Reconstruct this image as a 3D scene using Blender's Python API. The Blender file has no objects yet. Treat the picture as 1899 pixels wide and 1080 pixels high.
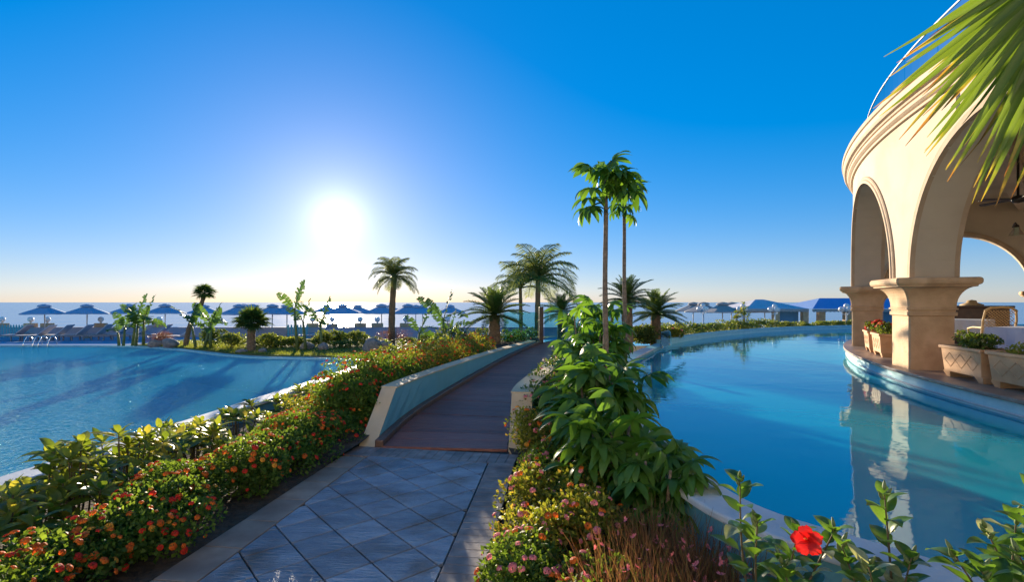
import bpy, math, random
import numpy as np
from mathutils import Vector, Matrix
R = math.radians
rng = np.random.default_rng(7)
random.seed(7)
sc = bpy.context.scene
col = sc.collection

# ---------------------------------------------------------------- camera, sky, sun, exposure
H, F, CX, HZ = 1.70, 950.0, 949.5, 561.0
cam_d = bpy.data.cameras.new('camera'); cam = bpy.data.objects.new('camera', cam_d); col.objects.link(cam)
cam.location = (0, 0, H); cam.rotation_euler = (R(90), 0, 0)
cam_d.sensor_width = 36; cam_d.lens = 36 * F / 1899; cam_d.shift_y = (HZ - 540) / 1899
cam_d.clip_start = 0.05; cam_d.clip_end = 120000
sc.camera = cam
SUN_AZ, SUN_EL = -18.8, 8.8
sdir = Vector((math.sin(R(SUN_AZ)) * math.cos(R(SUN_EL)), math.cos(R(SUN_AZ)) * math.cos(R(SUN_EL)), math.sin(R(SUN_EL))))
w = bpy.data.worlds.new('World'); sc.world = w; w.use_nodes = True
nt = w.node_tree; nt.nodes.clear()
N = nt.nodes.new; L = nt.links.new
wo = N('ShaderNodeOutputWorld'); bg = N('ShaderNodeBackground')
sky = N('ShaderNodeTexSky'); sky.sky_type = 'NISHITA'; sky.sun_disc = False
sky.sun_elevation = R(SUN_EL); sky.sun_rotation = R(SUN_AZ)
sky.altitude = 20; sky.air_density = 1.0; sky.dust_density = 0.13; sky.ozone_density = 4.0
gm = N('ShaderNodeGamma'); gm.inputs['Gamma'].default_value = 0.48; L(sky.outputs[0], gm.inputs['Color'])
hs = N('ShaderNodeHueSaturation'); hs.inputs['Saturation'].default_value = 1.66; hs.inputs['Value'].default_value = 1.06
tn = N('ShaderNodeVectorMath'); tn.operation = 'MULTIPLY'; tn.inputs[1].default_value = (.90, .925, 1.12)      # white balance of the photograph
L(gm.outputs[0], tn.inputs[0]); L(tn.outputs[0], hs.inputs['Color'])
tc = N('ShaderNodeTexCoord')
dp = N('ShaderNodeVectorMath'); dp.operation = 'DOT_PRODUCT'; dp.inputs[1].default_value = sdir
nm = N('ShaderNodeVectorMath'); nm.operation = 'NORMALIZE'
L(tc.outputs['Generated'], nm.inputs[0]); L(nm.outputs[0], dp.inputs[0])
cl = N('ShaderNodeMath'); cl.operation = 'MAXIMUM'; cl.inputs[1].default_value = 0.0
L(dp.outputs['Value'], cl.inputs[0])
prev = hs.outputs[0]
# the sun itself and the bright air round it (sun direction of the same sky)
for power, amp, c in ((900, 1.4, (1, .97, .90)), (170, .75, (1, .84, .62)), (30, .22, (1, .80, .50))):
    pw = N('ShaderNodeMath'); pw.operation = 'POWER'; pw.inputs[1].default_value = power
    L(cl.outputs[0], pw.inputs[0])
    vs = N('ShaderNodeVectorMath'); vs.operation = 'SCALE'; vs.inputs[0].default_value = tuple(amp * x for x in c)
    L(pw.outputs[0], vs.inputs['Scale'])
    ad = N('ShaderNodeVectorMath'); ad.operation = 'ADD'
    L(prev, ad.inputs[0]); L(vs.outputs[0], ad.inputs[1]); prev = ad.outputs[0]
L(prev, bg.inputs['Color']); bg.inputs['Strength'].default_value = 0.125
L(bg.outputs[0], wo.inputs[0])
sl = bpy.data.lights.new('sun', 'SUN'); sun = bpy.data.objects.new('sun', sl); col.objects.link(sun)
sl.energy = 3.9; sl.angle = R(0.6); sl.color = (1.0, .84, .62)
sun.rotation_euler = sdir.to_track_quat('Z', 'Y').to_euler()
vs_ = sc.view_settings; vs_.view_transform = 'Standard'; vs_.look = 'None'; vs_.exposure = 1.50; vs_.gamma = 1.0; vs_.use_curve_mapping = False
sc.render.engine = 'CYCLES'
cy = sc.cycles; cy.use_denoising = True
try: cy.denoiser = 'OPENIMAGEDENOISE'
except Exception: pass
cy.max_bounces = 7; cy.diffuse_bounces = 3; cy.glossy_bounces = 4; cy.transmission_bounces = 5; cy.transparent_max_bounces = 24
cy.caustics_reflective = False; cy.caustics_refractive = False; cy.sample_clamp_indirect = 6; cy.sample_clamp_direct = 30

# ---------------------------------------------------------------- helpers
def G(px, py, z=0.0):
    d = (H - z) * F / (py - HZ); return Vector(((px - CX) / F * d, d, z))
def P(px, py, d):
    return Vector(((px - CX) / F * d, d, H - (py - HZ) / F * d))
def npmesh(name, V, Fs, smooth=False):
    me = bpy.data.meshes.new(name)
    V = np.asarray(V, dtype=np.float32); me.vertices.add(len(V)); me.vertices.foreach_set('co', V.ravel())
    Fs = np.asarray(Fs, dtype=np.int32); m, k = Fs.shape
    me.loops.add(m * k); me.loops.foreach_set('vertex_index', Fs.ravel())
    me.polygons.add(m); me.polygons.foreach_set('loop_start', np.arange(0, m * k, k, dtype=np.int32))
    if smooth: me.polygons.foreach_set('use_smooth', np.ones(m, dtype=bool))
    me.update(calc_edges=True); return me
class MB:
    def __init__(s): s.v = []; s.f = []
    def add(s, vs, fs):
        o = len(s.v); s.v += [tuple(v) for v in vs]; s.f += [tuple(i + o for i in f) for f in fs]; return s
    def box(s, c, d, rz=0, tap=1.0):
        x, y, z = d[0] / 2, d[1] / 2, d[2] / 2; m = Matrix.Rotation(rz, 3, 'Z'); c = Vector(c); vs = []
        for sz, t in ((-z, tap), (z, 1)):
            for a, b in ((-x, -y), (x, -y), (x, y), (-x, y)): vs.append(c + m @ Vector((a * t, b * t, sz)))
        return s.add(vs, [(3, 2, 1, 0), (4, 5, 6, 7), (0, 1, 5, 4), (1, 2, 6, 5), (2, 3, 7, 6), (3, 0, 4, 7)])
    def tube(s, pts, rad, n=8, cap=True):
        pts = [Vector(p) for p in pts]; rad = rad if hasattr(rad, '__len__') else [rad] * len(pts)
        rings = []; up = Vector((.13, .31, .94))
        for i, p in enumerate(pts):
            t = (pts[min(i + 1, len(pts) - 1)] - pts[max(i - 1, 0)]).normalized()
            if abs(t.dot(up)) > .97: up = Vector((1, .1, .05))
            a = t.cross(up).normalized(); b = t.cross(a)
            rings.append([p + (a * math.cos(k * math.tau / n) + b * math.sin(k * math.tau / n)) * rad[i] for k in range(n)])
        vs = [v for r in rings for v in r]
        fs = [(i * n + k, i * n + (k + 1) % n, (i + 1) * n + (k + 1) % n, (i + 1) * n + k) for i in range(len(pts) - 1) for k in range(n)]
        if cap: fs += [tuple(range(n))[::-1], tuple((len(pts) - 1) * n + k for k in range(n))]
        return s.add(vs, fs)
    def lathe(s, prof, c=(0, 0, 0), n=16):
        c = Vector(c); vs = [c + Vector((r * math.cos(k * math.tau / n), r * math.sin(k * math.tau / n), z)) for r, z in prof for k in range(n)]
        fs = [(i * n + k, i * n + (k + 1) % n, (i + 1) * n + (k + 1) % n, (i + 1) * n + k) for i in range(len(prof) - 1) for k in range(n)]
        return s.add(vs, fs)
    def prism(s, poly, z0, z1):
        n = len(poly); vs = [(p[0], p[1], z0) for p in poly] + [(p[0], p[1], z1) for p in poly]
        return s.add(vs, [tuple(range(n))[::-1], tuple(range(n, 2 * n))] + [(i, (i + 1) % n, n + (i + 1) % n, n + i) for i in range(n)])
    def mesh(s, name, smooth=False):
        me = bpy.data.meshes.new(name); me.from_pydata(s.v, [], s.f); me.update()
        if smooth: me.polygons.foreach_set('use_smooth', [True] * len(me.polygons))
        return me
    def build(s, name, m, parent=None, smooth=False, bevel=0):
        return ob(name, s.mesh(name, smooth), m, parent, bevel)
def ob(name, me, m=None, parent=None, bevel=0):
    o = bpy.data.objects.new(name, me); col.objects.link(o)
    if m is not None and not me.materials: me.materials.append(m)
    if parent is not None: o.parent = parent
    if bevel:
        b = o.modifiers.new('edge', 'BEVEL'); b.width = bevel; b.segments = 2; b.limit_method = 'ANGLE'
    return o
def tag(o, label=None, cat=None, group=None, kind=None):
    if label: o['label'] = label
    if cat: o['category'] = cat
    if group: o['group'] = group
    if kind: o['kind'] = kind
    return o
def thing(name, label, cat, loc=(0, 0, 0), rz=0, group=None, s=1.0):
    o = bpy.data.objects.new(name, None); col.objects.link(o); o.empty_display_size = .1
    o.location = loc; o.rotation_euler = (0, 0, rz); o.scale = (s, s, s)
    return tag(o, label, cat, group)
def inst(name, me, parent, mtx):
    o = bpy.data.objects.new(name, me); col.objects.link(o); o.parent = parent; o.matrix_local = mtx; return o
def copy_tree(o, parent=None):
    c = o.copy(); col.objects.link(c)
    if parent is not None: c.parent = parent
    for ch in o.children: copy_tree(ch, c)
    return c
def basis(p, d, up=(0, 0, 1), s=1.0):
    y = Vector(d).normalized(); x = y.cross(Vector(up))
    if x.length < 1e-4: x = Vector((1, 0, 0))
    x.normalize(); z = x.cross(y); m = Matrix((x, y, z)).transposed() * s
    m = m.to_4x4(); m.translation = Vector(p); return m
def unit(a): return a / np.maximum(np.linalg.norm(a, axis=1, keepdims=True), 1e-6)
def scatter(T, Fc, pos, dr, up, s):
    y = unit(dr); x = np.cross(y, up); x = unit(x + 1e-5); z = np.cross(x, y)
    T = np.asarray(T, float); s = np.asarray(s).reshape(-1, 1, 1)
    V = pos[:, None, :] + s * (T[None, :, 0:1] * x[:, None, :] + T[None, :, 1:2] * y[:, None, :] + T[None, :, 2:3] * z[:, None, :])
    k = len(T); Fa = np.asarray(Fc)[None] + (np.arange(len(pos)) * k)[:, None, None]
    return V.reshape(-1, 3), Fa.reshape(-1, Fa.shape[-1])
def leaf_T(wd=.3, fold=.10, droop=.10):
    T = [(0, 0, 0), (-wd, .42, fold), (0, .45, 0), (wd, .42, fold), (-wd * .62, .75, fold * .6 - droop * .4), (0, .78, -droop * .4), (wd * .62, .75, fold * .6 - droop * .4), (0, 1.05, -droop)]
    Fc = [(0, 2, 1), (0, 3, 2), (1, 2, 5), (1, 5, 4), (2, 3, 6), (2, 6, 5), (4, 5, 7), (5, 6, 7)]
    return np.array(T), np.array(Fc)
def small_T(wd=.33, fold=.1):
    return np.array([(0, 0, 0), (-wd, .45, fold), (0, .5, 0), (wd, .45, fold), (0, 1, -.12)]), np.array([(0, 2, 1), (0, 3, 2), (1, 2, 4), (2, 3, 4)])
def big_leaf_mesh(name, ln=1.0, wd=.28, bend=.5, fold=.25, n=7, wav=0.0, stalk=.0, seed=0):
    """one leaf along +Y, curved down by bend, folded along the rib"""
    r = np.random.default_rng(seed); V = []; Fc = []; y = z = 0.0; a = .15 * bend
    if stalk: y, z = stalk, 0.0
    for i in range(n + 1):
        t = i / n; wv = wd * ln * (math.sin(math.pi * min(1, t ** .8 * .97 + .03)) ** .8 if 0 < t < 1 else .02)
        lift = fold * wv
        V += [(-wv, y, z + lift + wav * ln * r.normal()), (-wv * .5, y, z + lift * .65), (0, y, z), (wv * .5, y, z + lift * .65), (wv, y, z + lift + wav * ln * r.normal())]
        if i < n:
            a -= bend / n * (1.3 * t + .35); y += math.cos(a) * ln / n; z += math.sin(a) * ln / n
    for i in range(n):
        for k in range(4): Fc.append((i * 5 + k, i * 5 + k + 1, i * 5 + k + 6, i * 5 + k + 5))
    if stalk:
        o = len(V); q = .012 * ln; V += [(-q, 0, 0), (q, 0, 0), (q, stalk, 0), (-q, stalk, 0)]; Fc.append((o, o + 1, o + 2, o + 3))
    return npmesh(name, V, Fc, True)

# ---------------------------------------------------------------- materials
def nodes(name):
    m = bpy.data.materials.new(name); m.use_nodes = True; t = m.node_tree
    return m, t, t.nodes.get('Principled BSDF'), t.nodes.get('Material Output')
def pm(name, c1, c2=None, scale=6, rough=.6, bump=.0, bscale=40, metal=0, spec=.5, detail=5, stretch=None, rnd=0.0, c3=None, s3=1.3, bdist=.02):
    m, t, b, o = nodes(name); n = t.nodes.new; l = t.links.new
    b.inputs['Roughness'].default_value = rough; b.inputs['Metallic'].default_value = metal; b.inputs['Specular IOR Level'].default_value = spec
    co = n('ShaderNodeTexCoord'); src = co.outputs['Object']
    if stretch:
        mp = n('ShaderNodeMapping'); mp.inputs['Scale'].default_value = stretch; l(src, mp.inputs['Vector']); src = mp.outputs[0]
    cur = None
    if c2 is not None:
        nz = n('ShaderNodeTexNoise'); nz.inputs['Scale'].default_value = scale; nz.inputs['Detail'].default_value = detail; l(src, nz.inputs['Vector'])
        cr = n('ShaderNodeValToRGB'); cr.color_ramp.elements[0].position = .32; cr.color_ramp.elements[1].position = .68
        cr.color_ramp.elements[0].color = (*c1, 1); cr.color_ramp.elements[1].color = (*c2, 1)
        l(nz.outputs['Fac'], cr.inputs[0]); cur = cr.outputs[0]
        if c3 is not None:
            n3 = n('ShaderNodeTexNoise'); n3.inputs['Scale'].default_value = s3; n3.inputs['Detail'].default_value = 6; l(co.outputs['Object'], n3.inputs['Vector'])
            r3 = n('ShaderNodeMapRange'); r3.inputs[1].default_value = .5; r3.inputs[2].default_value = .72; l(n3.outputs['Fac'], r3.inputs[0])
            mx = n('ShaderNodeMix'); mx.data_type = 'RGBA'; l(r3.outputs[0], mx.inputs[0]); l(cur, mx.inputs[6]); mx.inputs[7].default_value = (*c3, 1); cur = mx.outputs[2]
    if rnd:
        oi = n('ShaderNodeObjectInfo'); mr = n('ShaderNodeMapRange'); mr.inputs[3].default_value = 1 - rnd; mr.inputs[4].default_value = 1 + rnd
        l(oi.outputs['Random'], mr.inputs[0]); h = n('ShaderNodeHueSaturation'); l(mr.outputs[0], h.inputs['Value'])
        if cur: l(cur, h.inputs['Color'])
        else: h.inputs['Color'].default_value = (*c1, 1)
        cur = h.outputs[0]
    if cur: l(cur, b.inputs['Base Color'])
    else: b.inputs['Base Color'].default_value = (*c1, 1)
    if bump:
        nb = n('ShaderNodeTexNoise'); nb.inputs['Scale'].default_value = bscale; nb.inputs['Detail'].default_value = 8; l(src, nb.inputs['Vector'])
        bp = n('ShaderNodeBump'); bp.inputs['Strength'].default_value = bump; bp.inputs['Distance'].default_value = bdist; l(nb.outputs['Fac'], bp.inputs['Height']); l(bp.outputs[0], b.inputs['Normal'])
    return m
def leafmat(name, c1, c2, trans=.35, tcol=None, rough=.42, c3=None, obj=False, spec=.4, f3=.86):
    """leaf: random tint per leaf, gloss, light passing through"""
    m, t, b, o = nodes(name); n = t.nodes.new; l = t.links.new
    if obj: g = n('ShaderNodeObjectInfo'); src = g.outputs['Random']
    else: g = n('ShaderNodeNewGeometry'); src = g.outputs['Random Per Island']
    cr = n('ShaderNodeValToRGB'); cr.color_ramp.elements[0].color = (*c1, 1); cr.color_ramp.elements[1].color = (*c2, 1)
    if c3 is not None:
        cr.color_ramp.elements[1].position = f3; e = cr.color_ramp.elements.new(min(.999, f3 + .05)); e.color = (*c3, 1)
    l(src, cr.inputs[0])
    co = n('ShaderNodeTexCoord'); nz = n('ShaderNodeTexNoise'); nz.inputs['Scale'].default_value = 9; l(co.outputs['Object'], nz.inputs['Vector'])
    mr = n('ShaderNodeMapRange'); mr.inputs[3].default_value = .7; mr.inputs[4].default_value = 1.3; l(nz.outputs['Fac'], mr.inputs[0])
    h = n('ShaderNodeHueSaturation'); l(cr.outputs[0], h.inputs['Color']); l(mr.outputs[0], h.inputs['Value'])
    l(h.outputs[0], b.inputs['Base Color']); b.inputs['Roughness'].default_value = rough; b.inputs['Specular IOR Level'].default_value = spec
    tr = n('ShaderNodeBsdfTranslucent'); mul = n('ShaderNodeMix'); mul.data_type = 'RGBA'; mul.blend_type = 'MULTIPLY'; mul.inputs[0].default_value = 1
    l(h.outputs[0], mul.inputs[6]); mul.inputs[7].default_value = (*(tcol or (2.6, 2.3, 1.0)), 1); l(mul.outputs[2], tr.inputs['Color'])
    mx = n('ShaderNodeMixShader'); mx.inputs[0].default_value = trans; l(b.outputs[0], mx.inputs[1]); l(tr.outputs[0], mx.inputs[2]); l(mx.outputs[0], o.inputs['Surface'])
    return m
def water(name, tint, s1, b1, s2, b2, rough=.02, stretch=(1, 1, 1), rot=0.0, dist=.05, body=(.1, .45, .7), cloud=.4, ior=1.33, gcol=(.8, .92, 1)):
    m, t, b, o = nodes(name); n = t.nodes.new; l = t.links.new; t.nodes.remove(b)
    co = n('ShaderNodeTexCoord'); mp = n('ShaderNodeMapping'); mp.inputs['Scale'].default_value = stretch; mp.inputs['Rotation'].default_value = (0, 0, rot)
    l(co.outputs['Object'], mp.inputs['Vector'])
    prevn = None
    for s_, b_ in ((s1, b1), (s2, b2)):
        nz = n('ShaderNodeTexNoise'); nz.inputs['Scale'].default_value = s_; nz.inputs['Detail'].default_value = 3; nz.inputs['Distortion'].default_value = .6; l(mp.outputs[0], nz.inputs['Vector'])
        bp = n('ShaderNodeBump'); bp.inputs['Strength'].default_value = b_; bp.inputs['Distance'].default_value = dist; l(nz.outputs['Fac'], bp.inputs['Height'])
        if prevn: l(prevn, bp.inputs['Normal'])
        prevn = bp.outputs[0]
    fr = n('ShaderNodeFresnel'); fr.inputs['IOR'].default_value = ior; l(prevn, fr.inputs['Normal'])
    gl = n('ShaderNodeBsdfGlossy'); gl.inputs['Roughness'].default_value = rough; gl.inputs['Color'].default_value = (*gcol, 1); l(prevn, gl.inputs['Normal'])
    tr = n('ShaderNodeBsdfTransparent'); tr.inputs['Color'].default_value = (*tint, 1)
    df = n('ShaderNodeBsdfDiffuse'); df.inputs['Color'].default_value = (*body, 1); mb_ = n('ShaderNodeMixShader'); mb_.inputs[0].default_value = cloud; l(tr.outputs[0], mb_.inputs[1]); l(df.outputs[0], mb_.inputs[2])
    mx = n('ShaderNodeMixShader'); l(fr.outputs[0], mx.inputs[0]); l(mb_.outputs[0], mx.inputs[1]); l(gl.outputs[0], mx.inputs[2]); l(mx.outputs[0], o.inputs['Surface'])
    return m
def glassmat(name, tint):
    m, t, b, o = nodes(name); n = t.nodes.new; l = t.links.new; t.nodes.remove(b)
    fr = n('ShaderNodeFresnel'); fr.inputs['IOR'].default_value = 1.45; gl = n('ShaderNodeBsdfGlossy'); gl.inputs['Roughness'].default_value = .01
    tr = n('ShaderNodeBsdfTransparent'); tr.inputs['Color'].default_value = (*tint, 1); mx = n('ShaderNodeMixShader')
    l(fr.outputs[0], mx.inputs[0]); l(tr.outputs[0], mx.inputs[1]); l(gl.outputs[0], mx.inputs[2]); l(mx.outputs[0], o.inputs['Surface']); return m

M = {}
M['slate'] = pm('slate', (.20, .225, .265), (.34, .37, .41), 3.0, .42, 1.0, 14, spec=.45, rnd=.20, c3=(.17, .14, .115), s3=2.5, bdist=.03, stretch=(1, 2.8, 1))
M['brick'] = pm('paving_brick', (.22, .175, .155), (.36, .29, .25), 9, .6, .5, 30, rnd=.14, c3=(.16, .125, .11), s3=3, bdist=.004, spec=.3)
M['strip'] = pm('border_stone', (.26, .185, .135), (.40, .30, .22), 5, .6, .4, 18, rnd=.10, c3=(.20, .14, .105), s3=2, bdist=.006)
M['grout'] = pm('grout', (.035, .033, .033), (.06, .055, .05), 30, .9)
M['plank'] = pm('deck_plank', (.19, .070, .052), (.32, .135, .10), 5, .42, .45, 22, stretch=(1, 14, 6), rnd=.22, spec=.28)
M['kerbwood'] = pm('kerb_wood', (.10, .052, .034), (.17, .09, .06), 6, .5, .3, 20, stretch=(1, 8, 1))
M['cream'] = pm('cream_render', (.66, .47, .27), (.73, .54, .33), 3, .8, .18, 60, c3=(.58, .41, .24), s3=.8)
M['paleblue'] = pm('pale_blue_paint', (.13, .38, .46), (.17, .43, .50), 3, .6, .15, 40, c3=(.15, .36, .40), s3=1.4)
M['coping'] = pm('white_coping', (.56, .57, .56), (.70, .70, .67), 6, .6, .2, 40, c3=(.45, .47, .47), s3=3)
M['soil'] = pm('soil', (.055, .036, .022), (.115, .078, .05), 14, .95, .9, 22, bdist=.05)
M['grass'] = pm('lawn', (.075, .11, .02), (.13, .17, .04), 7, .9, .6, 60, c3=(.11, .10, .04), s3=.6)
M['decktile'] = pm('deck_tile', (.16, .27, .42), (.22, .33, .47), 3, .5, .1, 30)
M['deckwall'] = pm('lilac_wall', (.36, .37, .43), (.42, .43, .48), 2, .8, .2, 20)
M['stone'] = pm('sandstone', (.54, .34, .175), (.68, .45, .25), 4, .75, .35, 35, c3=(.44, .265, .13), s3=2.2)
M['stonefloor'] = pm('terrace_stone', (.24, .165, .115), (.36, .26, .185), 5, .45, .25, 30, c3=(.20, .14, .10), s3=2)
M['terracotta'] = pm('terracotta', (.56, .30, .14), (.66, .38, .19), 5, .7, .2, 50, c3=(.58, .37, .22), s3=3)
M['wallcream'] = pm('wall_cream', (.56, .455, .32), (.61, .50, .36), 1.2, .85, .2, 35, c3=(.47, .375, .26), s3=.9)
M['moulding'] = pm('moulding_tan', (.44, .30, .18), (.52, .37, .235), 4, .75, .2, 40)
M['pooltile'] = None
def pooltile(name, c1, c2, scale=12):
    m, t, b, o = nodes(name); n = t.nodes.new; l = t.links.new
    co = n('ShaderNodeTexCoord'); br = n('ShaderNodeTexBrick'); br.offset = 0; br.inputs['Scale'].default_value = scale
    br.inputs['Brick Width'].default_value = .5; br.inputs['Row Height'].default_value = .5; br.inputs['Mortar Size'].default_value = .03
    br.inputs['Color1'].default_value = (*c1, 1); br.inputs['Color2'].default_value = (*c2, 1); br.inputs['Mortar'].default_value = (*[x * .75 for x in c1], 1)
    l(co.outputs['Object'], br.inputs['Vector']); l(br.outputs[0], b.inputs['Base Color']); b.inputs['Roughness'].default_value = .35; return m
M['pooltile'] = pooltile('pool_mosaic', (.20, .72, .92), (.25, .78, .95))
M['pooltile2'] = pooltile('pool_mosaic_deep', (.035, .30, .50), (.05, .36, .56))
M['poolwall'] = pm('pool_wall_tile', (.24, .56, .62), (.32, .64, .68), 8, .35, .1, 60)
M['water1'] = water('pool_water_rippled', (.60, .93, 1.0), 3.0, 1.0, 8, 1.0, .03, (1, 1.6, 1), .3, .13, (.04, .68, 1.0), .34, 2.0, (.58, .90, 1))
M['water2'] = water('pool_water_calm', (.42, .76, .88), .5, .16, 3.2, .035, .01, (1, 1.6, 1), -.4, .05, (.02, .55, .70), .62, 1.55, (.75, .96, 1))
def seamat():
    m, t, b, o = nodes('sea_water'); n = t.nodes.new; l = t.links.new
    b.inputs['Base Color'].default_value = (.05, .19, .40, 1); b.inputs['Specular IOR Level'].default_value = .12; b.inputs['Roughness'].default_value = .16; b.inputs['IOR'].default_value = 1.33
    co = n('ShaderNodeTexCoord'); pr = None
    for s_, st in ((.02, .6), (.12, .7), (.6, .5)):
        nz = n('ShaderNodeTexNoise'); nz.inputs['Scale'].default_value = s_; nz.inputs['Detail'].default_value = 4; l(co.outputs['Object'], nz.inputs['Vector'])
        bp = n('ShaderNodeBump'); bp.inputs['Strength'].default_value = st; bp.inputs['Distance'].default_value = .6 / (s_ * 20); l(nz.outputs['Fac'], bp.inputs['Height'])
        if pr: l(pr, bp.inputs['Normal'])
        pr = bp.outputs[0]
    l(pr, b.inputs['Normal']); return m
M['sea'] = seamat()
M['glass'] = glassmat('clear_glass', (.80, .93, .92))
M['tglass'] = glassmat('tinted_glass', (.52, .80, .80))
M['darkwood'] = pm('dark_wood', (.045, .02, .014), (.08, .038, .025), 8, .4, .2, 20)
M['canvasblue'] = pm('blue_canvas', (.30, .42, .55), (.36, .47, .60), 6, .9, .2, 80)
M['canvastan'] = pm('tan_canvas', (.40, .35, .31), (.46, .40, .35), 6, .9, .2, 80)
M['polepale'] = pm('pale_pole', (.55, .52, .47), (.62, .58, .52), 8, .5)
M['teal'] = pm('teal_paint', (.10, .42, .46), (.14, .48, .50), 6, .6)
M['lounger'] = pm('lounger_mesh', (.46, .45, .48), (.56, .55, .57), 20, .8)
M['loungerframe'] = pm('lounger_frame', (.26, .22, .20), (.34, .29, .26), 8, .6)
M['white'] = pm('white_paint', (.74, .74, .73), (.80, .80, .78), 5, .5)
M['globe'] = pm('opal_globe', (.80, .78, .74), (.84, .82, .78), 4, .25)
M['chrome'] = pm('chrome', (.7, .7, .72), None, rough=.15, metal=1)
M['roofblue'] = pm('blue_awning', (.16, .31, .60), (.20, .36, .66), 3, .75)
M['roofgrey'] = pm('grey_awning', (.58, .56, .60), (.64, .62, .65), 3, .8)
M['bluewall'] = pm('blue_screen', (.11, .25, .35), (.14, .29, .40), 3, .7)
M['rock'] = pm('rock', (.22, .19, .17), (.37, .33, .29), 5, .9, 1.0, 9, c3=(.15, .13, .11), s3=4, bdist=.06)
M['rattan'] = pm('rattan', (.45, .30, .13), (.58, .41, .20), 18, .55, .3, 60)
M['cloth'] = pm('table_linen', (.52, .57, .74), (.58, .63, .78), 3, .85, .15, 30)
M['cushion'] = pm('cushion', (.50, .38, .22), (.56, .44, .27), 5, .9)
M['iron'] = pm('dark_iron', (.05, .045, .04), (.08, .07, .06), 8, .45, metal=.6)
M['bark'] = pm('bark', (.17, .125, .09), (.29, .22, .165), 9, .9, .9, 30, stretch=(1, 1, 3), bdist=.02)
M['palmbark'] = pm('palm_bark', (.20, .125, .07), (.34, .235, .14), 12, .95, 1.0, 25, stretch=(1, 1, 4), bdist=.04)
M['stem'] = pm('stem', (.10, .075, .04), (.16, .12, .06), 9, .8)
M['greenstem'] = pm('green_stem', (.10, .15, .04), (.17, .21, .07), 9, .6)
M['lantana'] = leafmat('lantana_leaf', (.055, .105, .018), (.13, .20, .035), .42, rough=.55, spec=.22)
M['lantana2'] = leafmat('yellow_lantana_leaf', (.085, .12, .018), (.23, .24, .04), .42, c3=(.30, .22, .05), rough=.55, spec=.22)
M['shrub'] = leafmat('broad_leaf', (.075, .125, .02), (.20, .24, .04), .42, obj=True, c3=(.26, .25, .05), f3=.82)
M['sheff'] = leafmat('umbrella_leaf', (.045, .12, .018), (.11, .225, .034), .38, obj=True, rough=.42, spec=.4)
M['hib'] = leafmat('hibiscus_leaf', (.045, .11, .018), (.10, .20, .035), .40, obj=True, rough=.32, spec=.55, c3=(.34, .37, .24), f3=.86)
M['cycad'] = leafmat('cycad_leaf', (.045, .085, .020), (.10, .15, .04), .32)
M['palm'] = leafmat('palm_leaf', (.075, .105, .03), (.17, .20, .065), .42)
M['banana'] = leafmat('banana_leaf', (.045, .10, .02), (.10, .18, .035), .36, tcol=(1.8, 1.8, .8), obj=True)
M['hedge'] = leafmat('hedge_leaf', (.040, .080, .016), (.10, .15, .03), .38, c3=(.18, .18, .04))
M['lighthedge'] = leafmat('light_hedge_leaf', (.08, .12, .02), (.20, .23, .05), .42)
M['redgrass'] = leafmat('russet_blade', (.13, .065, .032), (.24, .135, .065), .40, tcol=(1.8, 1.3, .9), c3=(.15, .16, .04))
M['russet'] = leafmat('russet_twig', (.14, .065, .03), (.24, .13, .065), .35, tcol=(1.6, 1.2, .9))
M['red'] = leafmat('red_petal', (.55, .018, .012), (.70, .05, .02), .3, tcol=(1.4, 1, 1), rough=.6, spec=.2)
M['orange'] = leafmat('orange_petal', (.65, .06, .015), (.78, .20, .02), .3, tcol=(1.4, 1, 1), rough=.6, spec=.2)
M['amber'] = leafmat('amber_petal', (.72, .20, .02), (.80, .42, .05), .3, tcol=(1.4, 1, 1), rough=.6, spec=.2)
M['pink'] = leafmat('pink_petal', (.78, .12, .15), (.85, .30, .30), .3, tcol=(1.3, 1, 1), rough=.6, spec=.2)
M['hibred'] = leafmat('hibiscus_petal', (.62, .012, .012), (.72, .03, .02), .35, tcol=(1.4, 1, 1), obj=True, rough=.45)
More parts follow.
